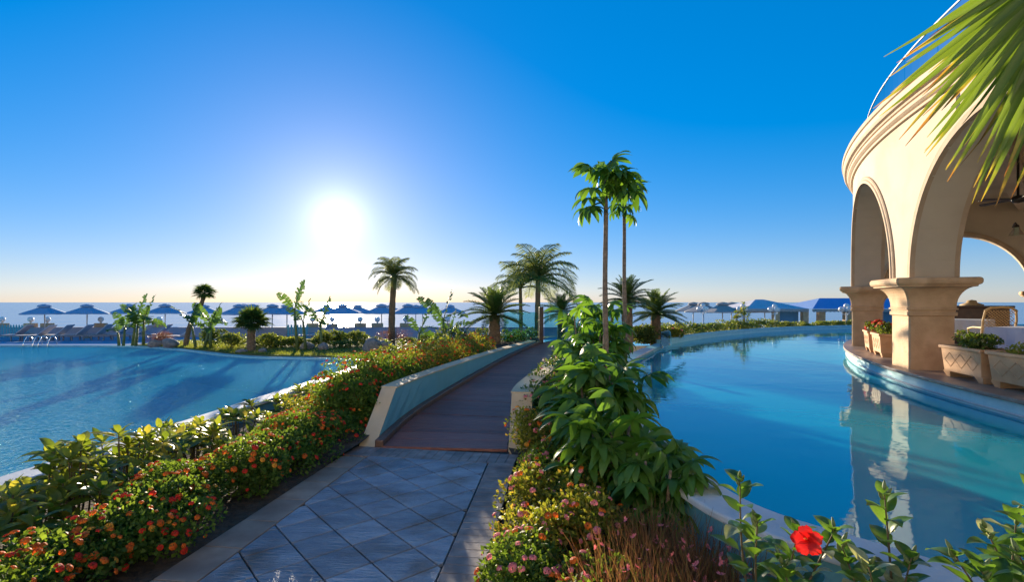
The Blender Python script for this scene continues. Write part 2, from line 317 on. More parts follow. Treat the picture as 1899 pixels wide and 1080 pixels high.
def blademat():
    m, t, b, o = nodes('fan_blade'); n = t.nodes.new; l = t.links.new
    co = n('ShaderNodeTexCoord'); sp = n('ShaderNodeSeparateXYZ'); l(co.outputs['Object'], sp.inputs[0])
    oi = n('ShaderNodeObjectInfo'); ma = n('ShaderNodeMath'); ma.operation = 'MULTIPLY_ADD'; ma.inputs[1].default_value = .22; l(oi.outputs['Random'], ma.inputs[0]); l(sp.outputs['Y'], ma.inputs[2])
    nz = n('ShaderNodeTexNoise'); nz.inputs['Scale'].default_value = 14; l(co.outputs['Object'], nz.inputs['Vector'])
    mb = n('ShaderNodeMath'); mb.operation = 'MULTIPLY_ADD'; mb.inputs[1].default_value = .22; l(nz.outputs['Fac'], mb.inputs[0]); l(ma.outputs[0], mb.inputs[2])
    cr = n('ShaderNodeValToRGB'); e = cr.color_ramp.elements; e[0].position = 0; e[0].color = (.075, .135, .018, 1); e[1].position = 1; e[1].color = (.16, .06, .02, 1)
    for p_, c_ in ((.82, (.11, .165, .02)), (.88, (.32, .27, .035)), (.94, (.34, .15, .035))): x = e.new(p_); x.color = (*c_, 1)
    mr = n('ShaderNodeMapRange'); mr.inputs[2].default_value = 1.32; l(mb.outputs[0], mr.inputs[0]); l(mr.outputs[0], cr.inputs[0])
    l(cr.outputs[0], b.inputs['Base Color']); b.inputs['Roughness'].default_value = .45
    tr = n('ShaderNodeBsdfTranslucent'); mul = n('ShaderNodeMix'); mul.data_type = 'RGBA'; mul.blend_type = 'MULTIPLY'; mul.inputs[0].default_value = 1
    l(cr.outputs[0], mul.inputs[6]); mul.inputs[7].default_value = (2.2, 2.1, 1.2, 1); l(mul.outputs[2], tr.inputs['Color'])
    mx = n('ShaderNodeMixShader'); mx.inputs[0].default_value = .38; l(b.outputs[0], mx.inputs[1]); l(tr.outputs[0], mx.inputs[2]); l(mx.outputs[0], o.inputs['Surface']); return m
M['blade'] = blademat()

# ---------------------------------------------------------------- setting: sea, ground, decks, beds
def sheet(name, poly, z, m, label, cat, kind='structure', thick=.0):
    mb = MB()
    if thick: mb.prism(poly, z - thick, z)
    else: mb.add([(p[0], p[1], z) for p in poly], [tuple(range(len(poly)))])
    return tag(mb.build(name, m), label, cat, kind=kind)
sheet('sea', [(-60000, 50), (60000, 50), (60000, 60000), (-60000, 60000)], -12, M['sea'], 'open blue sea reaching to the horizon', 'sea')
sheet('ground', [(-90, -25), (90, -25), (90, 58), (-90, 58)], -1.9, M['soil'], 'dark earth under the pool gardens', 'ground', thick=12)
sheet('lower_terrace', [(-80, 36.9), (80, 36.9), (80, 57.5), (-80, 57.5)], -1.08, M['decktile'], 'lower sun terrace beyond the low wall by the sea', 'terrace', thick=.7)
sheet('sun_deck', [(-70, 21.8), (30, 21.8), (60, 28.5), (60, 36.1), (-70, 36.1)], -.75, M['decktile'], 'blue tiled sun deck beyond the rippled pool', 'deck', thick=1.0)
# rippled pool (left)
near_wall = [(-5.25, -6), (-5.07, 5.07), (-4.82, 7.23), (-4.70, 8.6), (-4.55, 10.2), (-4.42, 11.4), (-4.30, 13.5), (-4.22, 15.3)]
far_shore = [(-4.4, 15.6), (-5.1, 16.1), (-6.3, 16.45), (-7.45, 16.6), (-8.3, 16.75), (-9.7, 17.4), (-11.0, 18.3), (-12.6, 19.4), (-14.3, 20.4), (-15.6, 20.9), (-19.2, 21.2), (-26, 21.2), (-45, 21.0)]
pool1 = near_wall + far_shore + [(-45, -6)]
WZ1 = -.15
sheet('pool_floor', pool1, -1.25, M['pooltile'], 'blue mosaic floor of the rippled pool', 'pool')
wt = sheet('pool_water', pool1, WZ1, M['water1'], 'rippled blue water of the pool beside the sun deck', 'water')
def ribbon(pts, wid, z0, z1, name, m, label=None, cat=None, kind=None, parent=None, side=1, bevel=.015):
    """a wall of given width along a line, offset to one side"""
    pts = [Vector((p[0], p[1])) for p in pts]; n = len(pts); inn = []; out = []
    for i, p in enumerate(pts):
        t = (pts[min(i + 1, n - 1)] - pts[max(i - 1, 0)]).normalized(); nn = Vector((t.y, -t.x)) * side
        inn.append(p); out.append(p + nn * wid)
    zf = (lambda i, z: z[i] if hasattr(z, '__len__') else z)
    vs = []
    for i in range(n):
        vs += [(*inn[i], zf(i, z0)), (*out[i], zf(i, z0)), (*out[i], zf(i, z1)), (*inn[i], zf(i, z1))]
    fs = [(0, 1, 2, 3), tuple((n - 1) * 4 + k for k in (3, 2, 1, 0))]
    for i in range(n - 1):
        a, b = i * 4, i * 4 + 4
        for k in range(4): fs.append((a + k, b + k, b + (k + 1) % 4, a + (k + 1) % 4))
    mb = MB(); mb.add(vs, fs); o = mb.build(name, m, parent, bevel=bevel)
    return tag(o, label, cat, kind=kind) if label else o
def smooth_line(pts, k=6):
    pts = [Vector(p) for p in pts]; out = []
    for i in range(len(pts) - 1):
        p0 = pts[max(i - 1, 0)]; p1 = pts[i]; p2 = pts[i + 1]; p3 = pts[min(i + 2, len(pts) - 1)]
        for j in range(k):
            t = j / k
            out.append(.5 * ((2 * p1) + (p2 - p0) * t + (2 * p0 - 5 * p1 + 4 * p2 - p3) * t * t + (3 * p1 - p0 - 3 * p2 + p3) * t ** 3))
    out.append(pts[-1]); return out
pw_ = thing('pool_wall', 'low pale blue pool wall with white coping beside the flower bed', 'wall')
ribbon(near_wall, .22, -1.3, -.10, 'wall_body', M['paleblue'], parent=pw_)
ribbon([(x - .06, y) for x, y in near_wall], .34, -.10, -.045, 'coping', M['coping'], parent=pw_)
ribbon(smooth_line(far_shore, 4), .25, -1.3, -.09, 'pool_rim', M['poolwall'], 'thin pale blue rim along the lawn side of the rippled pool', 'pool rim', 'structure', side=1)
# island lawn behind the rim
isl = [(x + .1, y + .24) for x, y in far_shore[:10]]
lawn_poly = isl[::-1] + [(-3.9, 15.5), (-2.6, 17), (-3, 24.5), (-8, 24.8), (-13, 24), (-15.4, 22.4)]
sheet('lawn', lawn_poly, -.05, M['grass'], 'narrow lawn with palms and rocks along the pool rim', 'lawn', thick=1.2)

# planting beds
def bed(name, poly_rows, m, label):
    """a soil sheet from rows of points with heights, left to right, uneven"""
    mb = MB(); rows = []
    r = np.random.default_rng(3)
    nx = len(poly_rows[0])
    vs = [(x, y, z + r.normal() * .02) for row in poly_rows for x, y, z in row]
    fs = [(j * nx + i, j * nx + i + 1, (j + 1) * nx + i + 1, (j + 1) * nx + i) for j in range(len(poly_rows) - 1) for i in range(nx - 1)]
    mb.add(vs, fs); return tag(mb.build(name, m, smooth=True), label, 'ground', kind='structure')
lp = lambda a, b, t: a + (b - a) * t
U = Vector((.115, 1.0)).normalized(); Vv = Vector((U.y, -U.x))          # path direction and its right-hand side
def edge_l(y): return -1.82 + (y - 6.0) * .128 if y < 6 else -1.80
BL = smooth_line([(-1.61, 6.0, .0), (-1.465, 7.35, .069), (-.987, 9.42, .172), (-.365, 11.76, .289), (.148, 13.43, .372), (.82, 15.4, .455), (1.6, 17.0, .47)], 6)
def deck_left(y):
    for a, b in zip(BL[:-1], BL[1:]):
        if a.y <= y <= b.y: t = (y - a.y) / (b.y - a.y); return a + (b - a) * t
    return BL[-1] if y > 10 else BL[0]
rows = []
for y in np.linspace(-4, 17, 43):
    xr = edge_l(y) - .005 if y < 6 else deck_left(y).x - .12
    xl = np.interp(y, [p[1] for p in near_wall], [p[0] for p in near_wall]) + .1
    zr = -.015 if y < 6 else deck_left(y).z + .08
    rows.append([(lp(xl, xr, t), y, lp(-.30, zr, min(1, t * 1.25)) if t < 1 else zr) for t in np.linspace(0, 1, 9)])
bed('flower_bed', rows, M['soil'], 'dark soil of the long flower bed between the path and the rippled pool')

# calm pool (right)
PL = smooth_line([(3.6, .9), (2.7, 1.9), (2.30, 2.33), (1.95, 2.72), (1.60, 3.12), (1.46, 3.50), (1.40, 4.1), (1.42, 5.0), (1.60, 6.6), (1.97, 8.4), (2.35, 10.2), (2.9, 12.0), (3.95, 14.3)], 5)
FW = smooth_line([(4.9, 16.3), (5.6, 17.5), (8.6, 21.0), (12.8, 24.5), (18, 26.8), (24, 28), (32, 28.5)], 5)
WZ2 = .30
CC = Vector((24.9, 3.3)); RT = 19.0
def ring(a, r=RT): return Vector((CC.x + r * math.cos(R(a)), CC.y + r * math.sin(R(a))))
pool2 = [tuple(p) for p in PL] + [tuple(p) for p in FW] + [(34, 10), (34, -4), (5, -1)]
pool2 = pool2[::-1]
sheet('pool_floor', pool2, -.95, M['pooltile2'], 'deep blue mosaic floor of the calm pool', 'pool')
sheet('pool_water', pool2, WZ2, M['water2'], 'calm mirror-like water of the pool beside the arcade', 'water')
pw2 = thing('pool_wall', 'curved pool wall with pale coping along the umbrella tree bed', 'wall')
ribbon([(p.x - .0, p.y) for p in PL], .24, -1, .36, 'wall_body', M['paleblue'], parent=pw2, side=-1)
ribbon([(p.x + .03, p.y) for p in PL], .33, .36, .415, 'coping', M['coping'], parent=pw2, side=-1)
pw3 = thing('pool_wall', 'long curved turquoise pool wall in front of the clipped hedge', 'wall')
ribbon(FW, .30, -1, .44, 'wall_body', M['poolwall'], parent=pw3, side=-1)
ribbon([(p.x + .0, p.y - .03) for p in FW], .36, .44, .49, 'coping', M['poolwall'], parent=pw3, side=-1)
pw4 = thing('pool_wall', 'short turquoise pool wall under the little glass panel', 'wall')
ribbon([PL[-1], FW[0]], .25, -1, .34, 'wall_body', M['poolwall'], parent=pw4, side=-1)
ribbon([PL[-1] - Vector((0, .02)), FW[0]], .32, .34, .39, 'coping', M['poolwall'], parent=pw4, side=-1)
rows = []
for y in np.linspace(-2, 15.5, 36):
    xl = -.165 + (y - 3.11) * .092 if y < 6 else deck_left(y).x + 1.55
    xr = np.interp(y, [p.y for p in PL], [p.x for p in PL]) - .1 if y > .9 else 3.6
    zl = -.035 if y < 6 else deck_left(y).z
    rows.append([(lp(xl, xr, t), y, lp(zl, .06, t)) for t in np.linspace(0, 1, 8)])
bed('flower_bed', rows, M['soil'], 'dark soil of the bed between the path and the calm pool')
rows = [[(p.x - t * (1.0 + .2 * t), p.y + .1 + t * 2.2, .36) for t in np.linspace(0.12, 1, 5)] for p in FW]
bed('hedge_bed', rows, M['soil'], 'soil strip behind the long turquoise pool wall')
bed('garden_bed', [[(x, y, .25) for x in np.linspace(-3.0, 4.8, 8)] for y in np.linspace(15.3, 17.2, 4)], M['soil'], 'planted soil strip at the far end of the boardwalk')
sheet('pool_water', [(-2.4, 17.4), (5.0, 17.4), (8.5, 22.0), (10, 26), (-2.4, 26)], -.22, M['water2'], 'turquoise water of the small pool beyond the glass railing', 'water')
sheet('pool_floor', [(-2.6, 17.25), (5.3, 17.25), (8.9, 22.0), (10.4, 26.2), (-2.6, 26.2)], -.6, M['poolwall'], 'turquoise floor of the small pool beyond the glass railing', 'pool')
# path of slate tiles with borders
path = sheet('path', [(-2.9, -2.5), (-.75, -2.5), (-.02, 5.99), (-1.84, 6.14)], -.022, M['grout'], 'slate tiled path with brick borders between flower beds', 'path')
def clip(poly, a, b):
    out = []; n = Vector((b[1] - a[1], -(b[0] - a[0])))
    for i in range(len(poly)):
        p, q = poly[i], poly[(i + 1) % len(poly)]
        dp_ = (p - Vector(a)).dot(n); dq = (q - Vector(a)).dot(n)
        if dp_ >= 0: out.append(p)
        if dp_ * dq < 0: out.append(p + (q - p) * (dp_ / (dp_ - dq)))
    return out
def paver(name, poly, z, th, m, gap=.004, tilt=0.0):
    c = sum(poly, Vector((0, 0))) / len(poly); k = []
    for p in poly:
        d = p - c; k.append(c + d * max(.2, 1 - gap / max(d.length, .01) * 1.3))
    n = len(k); bev = .006; vs = []
    tx, ty = random.gauss(0, tilt), random.gauss(0, tilt)
    hz = lambda p: z + tx * (p.x - c.x) + ty * (p.y - c.y)
    for p in k: vs.append((p.x, p.y, z - th))
    for p in k: vs.append((p.x, p.y, hz(p) - .003))
    for p in k: q = c + (p - c) * (1 - bev / max((p - c).length, .02)); vs.append((q.x, q.y, hz(q)))
    fs = [(i, (i + 1) % n, n + (i + 1) % n, n + i) for i in range(n)] + [(n + i, n + (i + 1) % n, 2 * n + (i + 1) % n, 2 * n + i) for i in range(n)] + [tuple(range(2 * n, 3 * n))]
    o = MB().add(vs, fs).build(name, m, path); return o
field = [Vector((-2.60, -2.4)), Vector((-1.59, 5.66)), Vector((-.255, 5.42)), Vector((-.975, -2.4))]
g1 = Vector((math.cos(R(40.5)), math.sin(R(40.5)))); g2 = Vector((g1.y, -g1.x)); S = .312
o0 = G(540, 1008).xy
for i in range(-30, 30):
    for j in range(-30, 30):
        c = o0 + g1 * (i * S) + g2 * (j * S)
        if c.y < -1.0 or c.y > 6.3 or c.x > .6 or c.x < -3.2: continue
        q = [c, c + g1 * S, c + g1 * S + g2 * S, c + g2 * S]
        for k in range(4):
            a, b = field[k], field[(k + 1) % 4]
            q = clip(q, a, b)
            if len(q) < 3: break
        if len(q) < 3: continue
        ar = abs(sum(q[k].x * q[(k + 1) % len(q)].y - q[(k + 1) % len(q)].x * q[k].y for k in range(len(q)))) / 2
        if ar < .0015: continue
        paver('tile', q, 0.0, .022, M['slate'], .0062, .002)
# left stone strip, right brick border, front brick border
lf = lambda y: Vector((lp(-2.60, -1.59, (y + 2.4) / 8.06), y)); rf = lambda y: Vector((lp(-.975, -.255, (y + 2.4) / 7.82), y))
y = -1.2
while y < 5.6:
    h = .43; a, b = lf(y), lf(min(y + h, 5.62)); sl_ = Vector((-.29, .035))
    paver('border_stone', [a + sl_, a + Vector((-.004, 0)), b + Vector((-.004, 0)), b + sl_], .002, .024, M['strip'], .0035, .002); y += h
y = -1.2
while y < 5.35:
    h = .105; a, b = rf(y), rf(min(y + h, 5.42)); sl_ = Vector((.285, -.03))
    paver('brick', [a + Vector((.004, 0)), a + sl_, b + sl_, b + Vector((.004, 0))], .002, .024, M['brick'], .0048, .006); y += h
A0, B0 = Vector((-1.88, 5.70)), Vector((.02, 5.36)); top = Vector((.055, .345))
for k in range(19):
    a, b = A0 + (B0 - A0) * (k / 19), A0 + (B0 - A0) * ((k + 1) / 19)
    paver('brick', [a, b, b + top, a + top], .002, .024, M['brick'], .0048, .005)

# boardwalk ramp
bw = thing('boardwalk', 'dark wooden boardwalk rising between flower beds', 'boardwalk'); tag(bw, kind='structure')
arc = []; acc = 0
for a, b in zip(BL[:-1], BL[1:]):
    n = max(2, int((b - a).length / .02))
    for k in range(n): arc.append(a + (b - a) * (k / n))
pitch = .142; last = None; pl = []
for p in arc:
    if last is None or (p - last).length >= pitch: pl.append(p); last = p
for i in range(len(pl) - 1):
    a, b = pl[i], pl[i + 1]; t = (b - a).xy.normalized(); nn = Vector((t.y, -t.x))
    if i == 0: t0, n0 = t, nn
    tn = ((pl[min(i + 2, len(pl) - 1)] - b).xy if i + 2 < len(pl) else t).normalized(); n1 = Vector((tn.y, -tn.x))
    W = 1.56; g = .007
    a2, b2 = a.xy + t * g / 2, b.xy - t * g / 2
    q = [a2, a2 + nn * W, b2 + n1 * W, b2]; z0, z1 = a.z + .012, b.z + .012; j = random.gauss(0, .0015)
    vs = [(p_.x, p_.y, zz + dz + j) for dz in (-.03, 0) for p_, zz in zip(q, (z0, z0, z1, z1))]
    MB().add(vs, [(3, 2, 1, 0), (4, 5, 6, 7), (0, 1, 5, 4), (1, 2, 6, 5), (2, 3, 7, 6), (3, 0, 4, 7)]).build('plank', M['plank'], bw)
under = MB(); vs = []
for p in pl:
    vs += [(p.x, p.y, p.z - .03), (p.x + 1.56, p.y - .12, p.z - .03)]
under.add(vs, [(2 * i, 2 * i + 1, 2 * i + 3, 2 * i + 2) for i in range(len(pl) - 1)]); under.build('joist', M['grout'], bw)
LL = [p.xy for p in BL[:31]]; ZL = [p.z for p in BL[:31]]
ribbon(LL, .10, [z - .02 for z in ZL], [z + .085 for z in ZL], 'timber_kerb', M['kerbwood'], parent=bw, side=1)
def parapet(line, wid, z0, z1, side, label, slant):
    root = thing('parapet', label, 'wall')
    line = [Vector(p) for p in line]; n = len(line); vs = []
    acc = 0
    cut = []
    dist = [0]
    for a, b in zip(line[:-1], line[1:]): dist.append(dist[-1] + (b - a).length)
    def at(s):
        for i in range(n - 1):
            if dist[i + 1] >= s: t = (s - dist[i]) / (dist[i + 1] - dist[i]); return line[i] + (line[i + 1] - line[i]) * t, (line[i + 1] - line[i]).normalized()
        return line[-1], (line[-1] - line[-2]).normalized()
    K = 24; sm = dist[-1] - .01
    for i in range(K + 1):
        sb, st = sm * i / K, slant + (sm - slant) * i / K
        for s_, z in ((sb, z0), (st, z1)):
            p, t = at(s_); nn = Vector((t.y, -t.x)) * side; q = p + nn * wid
            vs += [(p.x, p.y, z), (q.x, q.y, z)]
    fs = [];
    for i in range(K):
        a, b = i * 4, i * 4 + 4
        fs += [(a, b, b + 2, a + 2), (a + 1, a + 3, b + 3, b + 1), (a + 2, b + 2, b + 3, a + 3)]
    fs.append((K * 4, K * 4 + 1, K * 4 + 3, K * 4 + 2))
    MB().add(vs, fs).build('wall_body', M['paleblue'], root)
    e = [Vector(v) for v in vs[:4]]; fwd = Vector((line[0] - line[1])).normalized() * .012; f3 = Vector((fwd.x, fwd.y, .003))
    front = [v + f3 for v in (e[0], e[1], e[3], e[2])]; bk = [v - f3 * .3 for v in (e[0], e[1], e[3], e[2])]
    # the end cap wraps 3 mm past the sides
    MB().add(front + bk, [(0, 1, 2, 3), (7, 6, 5, 4), (0, 4, 5, 1), (1, 5, 6, 2), (2, 6, 7, 3), (3, 7, 4, 0)]).build('end_face', M['cream'], root, bevel=.006)
    tv = []
    for i in range(K + 1):
        p, q = Vector(vs[i * 4 + 2]), Vector(vs[i * 4 + 3]); d = (q - p).normalized() * .012; tv += [p - d + Vector((0, 0, .001)), q + d + Vector((0, 0, .001)), q + d + Vector((0, 0, .018)), p - d + Vector((0, 0, .018))]
    fs = [(0, 1, 2, 3)]
    for i in range(K):
        a, b = i * 4, i * 4 + 4
        for k in range(4): fs.append((a + k, b + k, b + (k + 1) % 4, a + (k + 1) % 4))
    MB().add(tv, fs).build('cap', M['cream'], root)
    return root
parapet([(p.x - .005, p.y - .02) for p in BL[:30]], .20, -.05, .555, -1, 'pale blue boardwalk parapet with slanted cream end, beside red lantanas', .85)
RL = []
for i, p in enumerate(BL[:28]):
    t = (BL[i + 1] - p).xy.normalized(); RL.append((p.x + t.y * 1.57, p.y - t.x * 1.57 - .0))
parapet(RL, .26, -.05, .56, 1, 'boardwalk parapet with cream end half hidden by yellow lantanas', .55)
# glass railing at the end of the boardwalk
gr = thing('glass_railing', 'glass railing with dark wooden post at the end of the boardwalk', 'railing', (.88, 15.45, .40))
MB().box((0, 0, .58), (.13, .13, 1.16)).build('post', M['darkwood'], gr, bevel=.01)
MB().box((.75, .03, .58), (1.30, .012, .98)).build('glass_panel', M['tglass'], gr)
MB().box((-.62, .10, .55), (1.02, .012, .9)).build('glass_panel', M['tglass'], gr)
MB().box((2.12, .05, .58), (1.30, .012, .98)).build('glass_panel', M['tglass'], gr)
MB().box((1.43, .05, .56), (.06, .06, 1.1)).build('post', M['darkwood'], gr)
gp = thing('glass_screen', 'little frameless glass panel on the short turquoise pool wall', 'glass panel', (4.55, 15.1, .39), R(62))
pg = [(-.75, 0, 0), (.75, 0, 0), (.75, 0, .25), (.6, 0, .42), (.35, 0, .47), (-.75, 0, .47)]
MB().add([(x, -.006, z) for x, _, z in pg] + [(x, .006, z) for x, _, z in pg], [tuple(range(6)), tuple(range(11, 5, -1))] + [(i, (i + 1) % 6, 6 + (i + 1) % 6, 6 + i) for i in range(6)]).build('pane', M['glass'], gp)
for x in (-.5, .5): MB().box((x, 0, .03), (.06, .05, .06)).build('clamp', M['chrome'], gp)

# ---------------------------------------------------------------- the arcade building on its round terrace
TZ = .55
M['terrtile'] = pm('pale_tile', (.46, .74, .78), (.56, .80, .82), 8, .6, .1, 60, spec=.2)
terr = thing('terrace', 'round stone terrace with pale tiled pool edge under the arcade', 'terrace'); tag(terr, kind='structure')
ns = 180
disc = [ring(k * 360 / ns, 19.12) for k in range(ns)]
MB().prism([(p.x, p.y) for p in disc], TZ - .055, TZ).build('paving', M['stonefloor'], terr, bevel=.012)
prof = [(19.04, -1), (19.04, TZ - .056)]
MB().lathe(prof, (CC.x, CC.y, 0), 180).build('tiled_side', M['terrtile'], terr, smooth=True)
MB().lathe([(19.045, WZ2 + .03), (19.07, WZ2 + .035), (19.07, WZ2 + .05), (19.045, WZ2 + .055)], (CC.x, CC.y, 0), 180).build('waterline_trim', M['coping'], terr, smooth=True)
bld = thing('arcade_building', 'cream arcaded building with round arches, cornice and glass balustrade', 'building')
RW, TH, ZS, ZT, AH = 18.90, .62, 2.12, 4.90, 2.22
STEP = 16.0; A1 = 162.2; HALF = RW * R(STEP) / 2
def bay_samples(a, half, n=26):
    s = [-half + .0] + [-a * math.cos(math.pi * k / n) for k in range(n + 1)] + [half]
    return s
def bay(ac):
    ss = bay_samples(AH, HALF); mb = MB(); vs = []
    for s in ss:
        zb = ZS if abs(s) >= AH - 1e-6 else ZS + math.sqrt(AH * AH - s * s)
        a = ac + math.degrees(s / RW); o, i = ring(a, RW), ring(a, RW - TH)
        vs += [(o.x, o.y, zb), (o.x, o.y, ZT), (i.x, i.y, zb), (i.x, i.y, ZT)]
    fs = []
    for k in range(len(ss) - 1):
        a, b = 4 * k, 4 * k + 4
        fs += [(a, b, b + 1, a + 1), (a + 2, a + 3, b + 3, b + 2), (a, a + 2, b + 2, b), (a + 1, b + 1, b + 3, a + 3)]
    mb.add(vs, fs); mb.build('wall', M['wallcream'], bld)
    # moulding round the arch, outer and inner face
    for rr, sg in ((RW, 1), (RW - TH, -1)):
        prof = [(-.005, -.03), (-.005, .045), (.05, .05), (.075, .03), (.11, .035), (.135, .02), (.14, -.03)]
        vs = []; n = 40
        for k in range(n + 1):
            t = math.pi * k / n
            for pr, ph in prof:
                s = -(AH + pr) * math.cos(t); z = ZS + .002 + (AH + pr) * math.sin(t)
                p = ring(ac + math.degrees(s / RW), rr + sg * ph); vs.append((p.x, p.y, z))
        m_ = len(prof); fs = [(k * m_ + j, k * m_ + j + 1, (k + 1) * m_ + j + 1, (k + 1) * m_ + j) for k in range(n) for j in range(m_ - 1)]
        MB().add(vs, fs).build('arch_moulding', M['moulding'], bld)
COLP = [(.0, TZ), (.0, 1.46), (.012, 1.47), (.03, 1.475), (.03, 1.535), (.012, 1.54), (.012, 1.57), (.04, 1.575), (.04, 1.60), (.02, 1.61)]
for k in range(9):
    t = k / 8; COLP.append((.02 + .195 * (1 - math.cos(t * math.pi / 2)), 1.62 + .34 * math.sin(t * math.pi / 2)))
COLP += [(.225, 1.965), (.225, 1.985), (.255, 2.0), (.27, 2.03), (.27, 2.08), (.255, 2.105), (.24, 2.112)]
def column_mesh(hw, hd, prof, zscale=1.0):
    vs = []
    for e, z in prof:
        a, b = hw + e, hd + e; ch = .025
        for x, y in ((-a + ch, -b), (a - ch, -b), (a, -b + ch), (a, b - ch), (a - ch, b), (-a + ch, b), (-a, b - ch), (-a, -b + ch)): vs.append((x, y, z))
    n = len(prof); fs = [(i * 8 + k, i * 8 + (k + 1) % 8, (i + 1) * 8 + (k + 1) % 8, (i + 1) * 8 + k) for i in range(n - 1) for k in range(8)]
    fs.append(tuple((n - 1) * 8 + k for k in range(8))); return MB().add(vs, fs)
shaft_me = column_mesh(.37, .325, COLP[:2]).mesh('shaft'); cap_me = column_mesh(.37, .325, COLP[1:]).mesh('capital')
shaft_me.materials.append(M['stone']); cap_me.materials.append(M['stone'])
for k in range(-1, 4):
    a = A1 + STEP * k; p = ring(a, RW - TH / 2 + .01)
    e = inst('column', shaft_me, bld, Matrix.Translation((p.x, p.y, 0)) @ Matrix.Rotation(R(a - 90), 4, 'Z'))
    c = bpy.data.objects.new('capital', cap_me); col.objects.link(c); c.parent = e
for k in range(-2, 4): bay(A1 + STEP * (k + .5))
def sweep(prof, a0, a1, n, name, m, parent, r0=RW):
    vs = []
    for k in range(n + 1):
        a = a0 + (a1 - a0) * k / n
        for dr, z in prof: p = ring(a, r0 + dr); vs.append((p.x, p.y, z))
    q = len(prof); fs = [(k * q + j, (k + 1) * q + j, (k + 1) * q + j + 1, k * q + j + 1) for k in range(n) for j in range(q - 1)]
    fs += [tuple(range(q)), tuple(n * q + j for j in range(q))[::-1]]
    return MB().add(vs, fs).build(name, m, parent)
M['cornice'] = pm('cornice_stone', (.52, .38, .25), (.60, .45, .31), 4, .75, .2, 40)
sweep([(-.62, 4.902), (.004, 4.87), (.05, 4.87), (.06, 4.905), (.045, 4.915), (.075, 4.93), (.115, 4.96), (.125, 5.0), (.10, 5.03), (.13, 5.04), (.14, 5.065), (.135, 5.075), (.19, 5.09), (.215, 5.14), (.22, 5.22), (.205, 5.25), (.235, 5.26), (.25, 5.30), (.23, 5.35), (.18, 5.37), (-.62, 5.37)], 131, 210, 130, 'cornice', M['cornice'], bld)
for k in range(18):
    a = 132 + 4 * k; 
    sweep([(-.30, 5.372), (-.30, 6.32), (-.288, 6.32), (-.288, 5.372)], a + .05, a + 3.95, 4, 'glass_panel', M['glass'], bld)
    sweep([(-.31, 6.321), (-.31, 6.345), (-.278, 6.345), (-.278, 6.321)], a, a + 4.0, 4, 'glass_edge_rail', M['white'], bld)
cp = [tuple(ring(a, RW - .3)) for a in np.linspace(131, 210, 60)] + [(30, -6), (26, 5), (24.1, 6.66), (12.2, 17.5)]
MB().prism(cp, 4.74, 4.86).build('ceiling', M['wallcream'], bld)
MB().box((11.0, 11.3, 4.55), (.35, 12, .36), R(-48)).build('ceiling_beam', M['wallcream'], bld)
MB().box((12.6, 6.3, 4.55), (.35, 13, .36), R(-72)).build('ceiling_beam', M['wallcream'], bld)
# inner wall with open arches towards the sea
rwc = Vector((13.70, 16.0)); rt = Vector((.745, -.667)); rn = Vector((-.667, -.745)); RA, RS, RZ = 1.76, 4.25, 2.02
def rear_bay(off):
    ss = [-RS / 2] + [-RA * math.cos(math.pi * k / 24) for k in range(25)] + [RS / 2]; vs = []
    for s in ss:
        zb = RZ if abs(s) >= RA - 1e-6 else RZ + math.sqrt(RA * RA - s * s)
        for dn in (0, -.5):
            p = rwc + rt * (off + s) + rn * dn; vs += [(p.x, p.y, zb), (p.x, p.y, 4.735)]
    fs = []
    for k in range(len(ss) - 1):
        a, b = 4 * k, 4 * k + 4; fs += [(a, b, b + 1, a + 1), (a + 2, a + 3, b + 3, b + 2), (a, a + 2, b + 2, b)]
    MB().add(vs, fs).build('inner_wall', M['wallcream'], bld)
    prof = [(-.005, -.02), (-.005, .04), (.06, .045), (.12, .03), (.13, -.02)]; vs = []
    for k in range(37):
        t = math.pi * k / 36
        for pr, ph in prof:
            p = rwc + rt * (off - (RA + pr) * math.cos(t)) + rn * ph; vs.append((p.x, p.y, RZ + .002 + (RA + pr) * math.sin(t)))
    MB().add(vs, [(k * 5 + j, k * 5 + j + 1, (k + 1) * 5 + j + 1, (k + 1) * 5 + j) for k in range(36) for j in range(4)]).build('arch_moulding', M['moulding'], bld)
for k in range(3): rear_bay(RS * k)
rp = [(e * .8, TZ + (z - TZ) * (RZ - TZ) / (2.112 - TZ)) for e, z in COLP]
rs_me = column_mesh(.36, .27, rp[:2]).mesh('shaft'); rc_me = column_mesh(.36, .27, rp[1:]).mesh('capital'); rs_me.materials.append(M['stone']); rc_me.materials.append(M['stone'])
for k in range(4):
    p = rwc + rt * (RS * (k - .5)) - rn * .25
    e = inst('column', rs_me, bld, Matrix.Translation((p.x, p.y, 0)) @ Matrix.Rotation(math.atan2(rt.y, rt.x), 4, 'Z')); c = bpy.data.objects.new('capital', rc_me); col.objects.link(c); c.parent = e
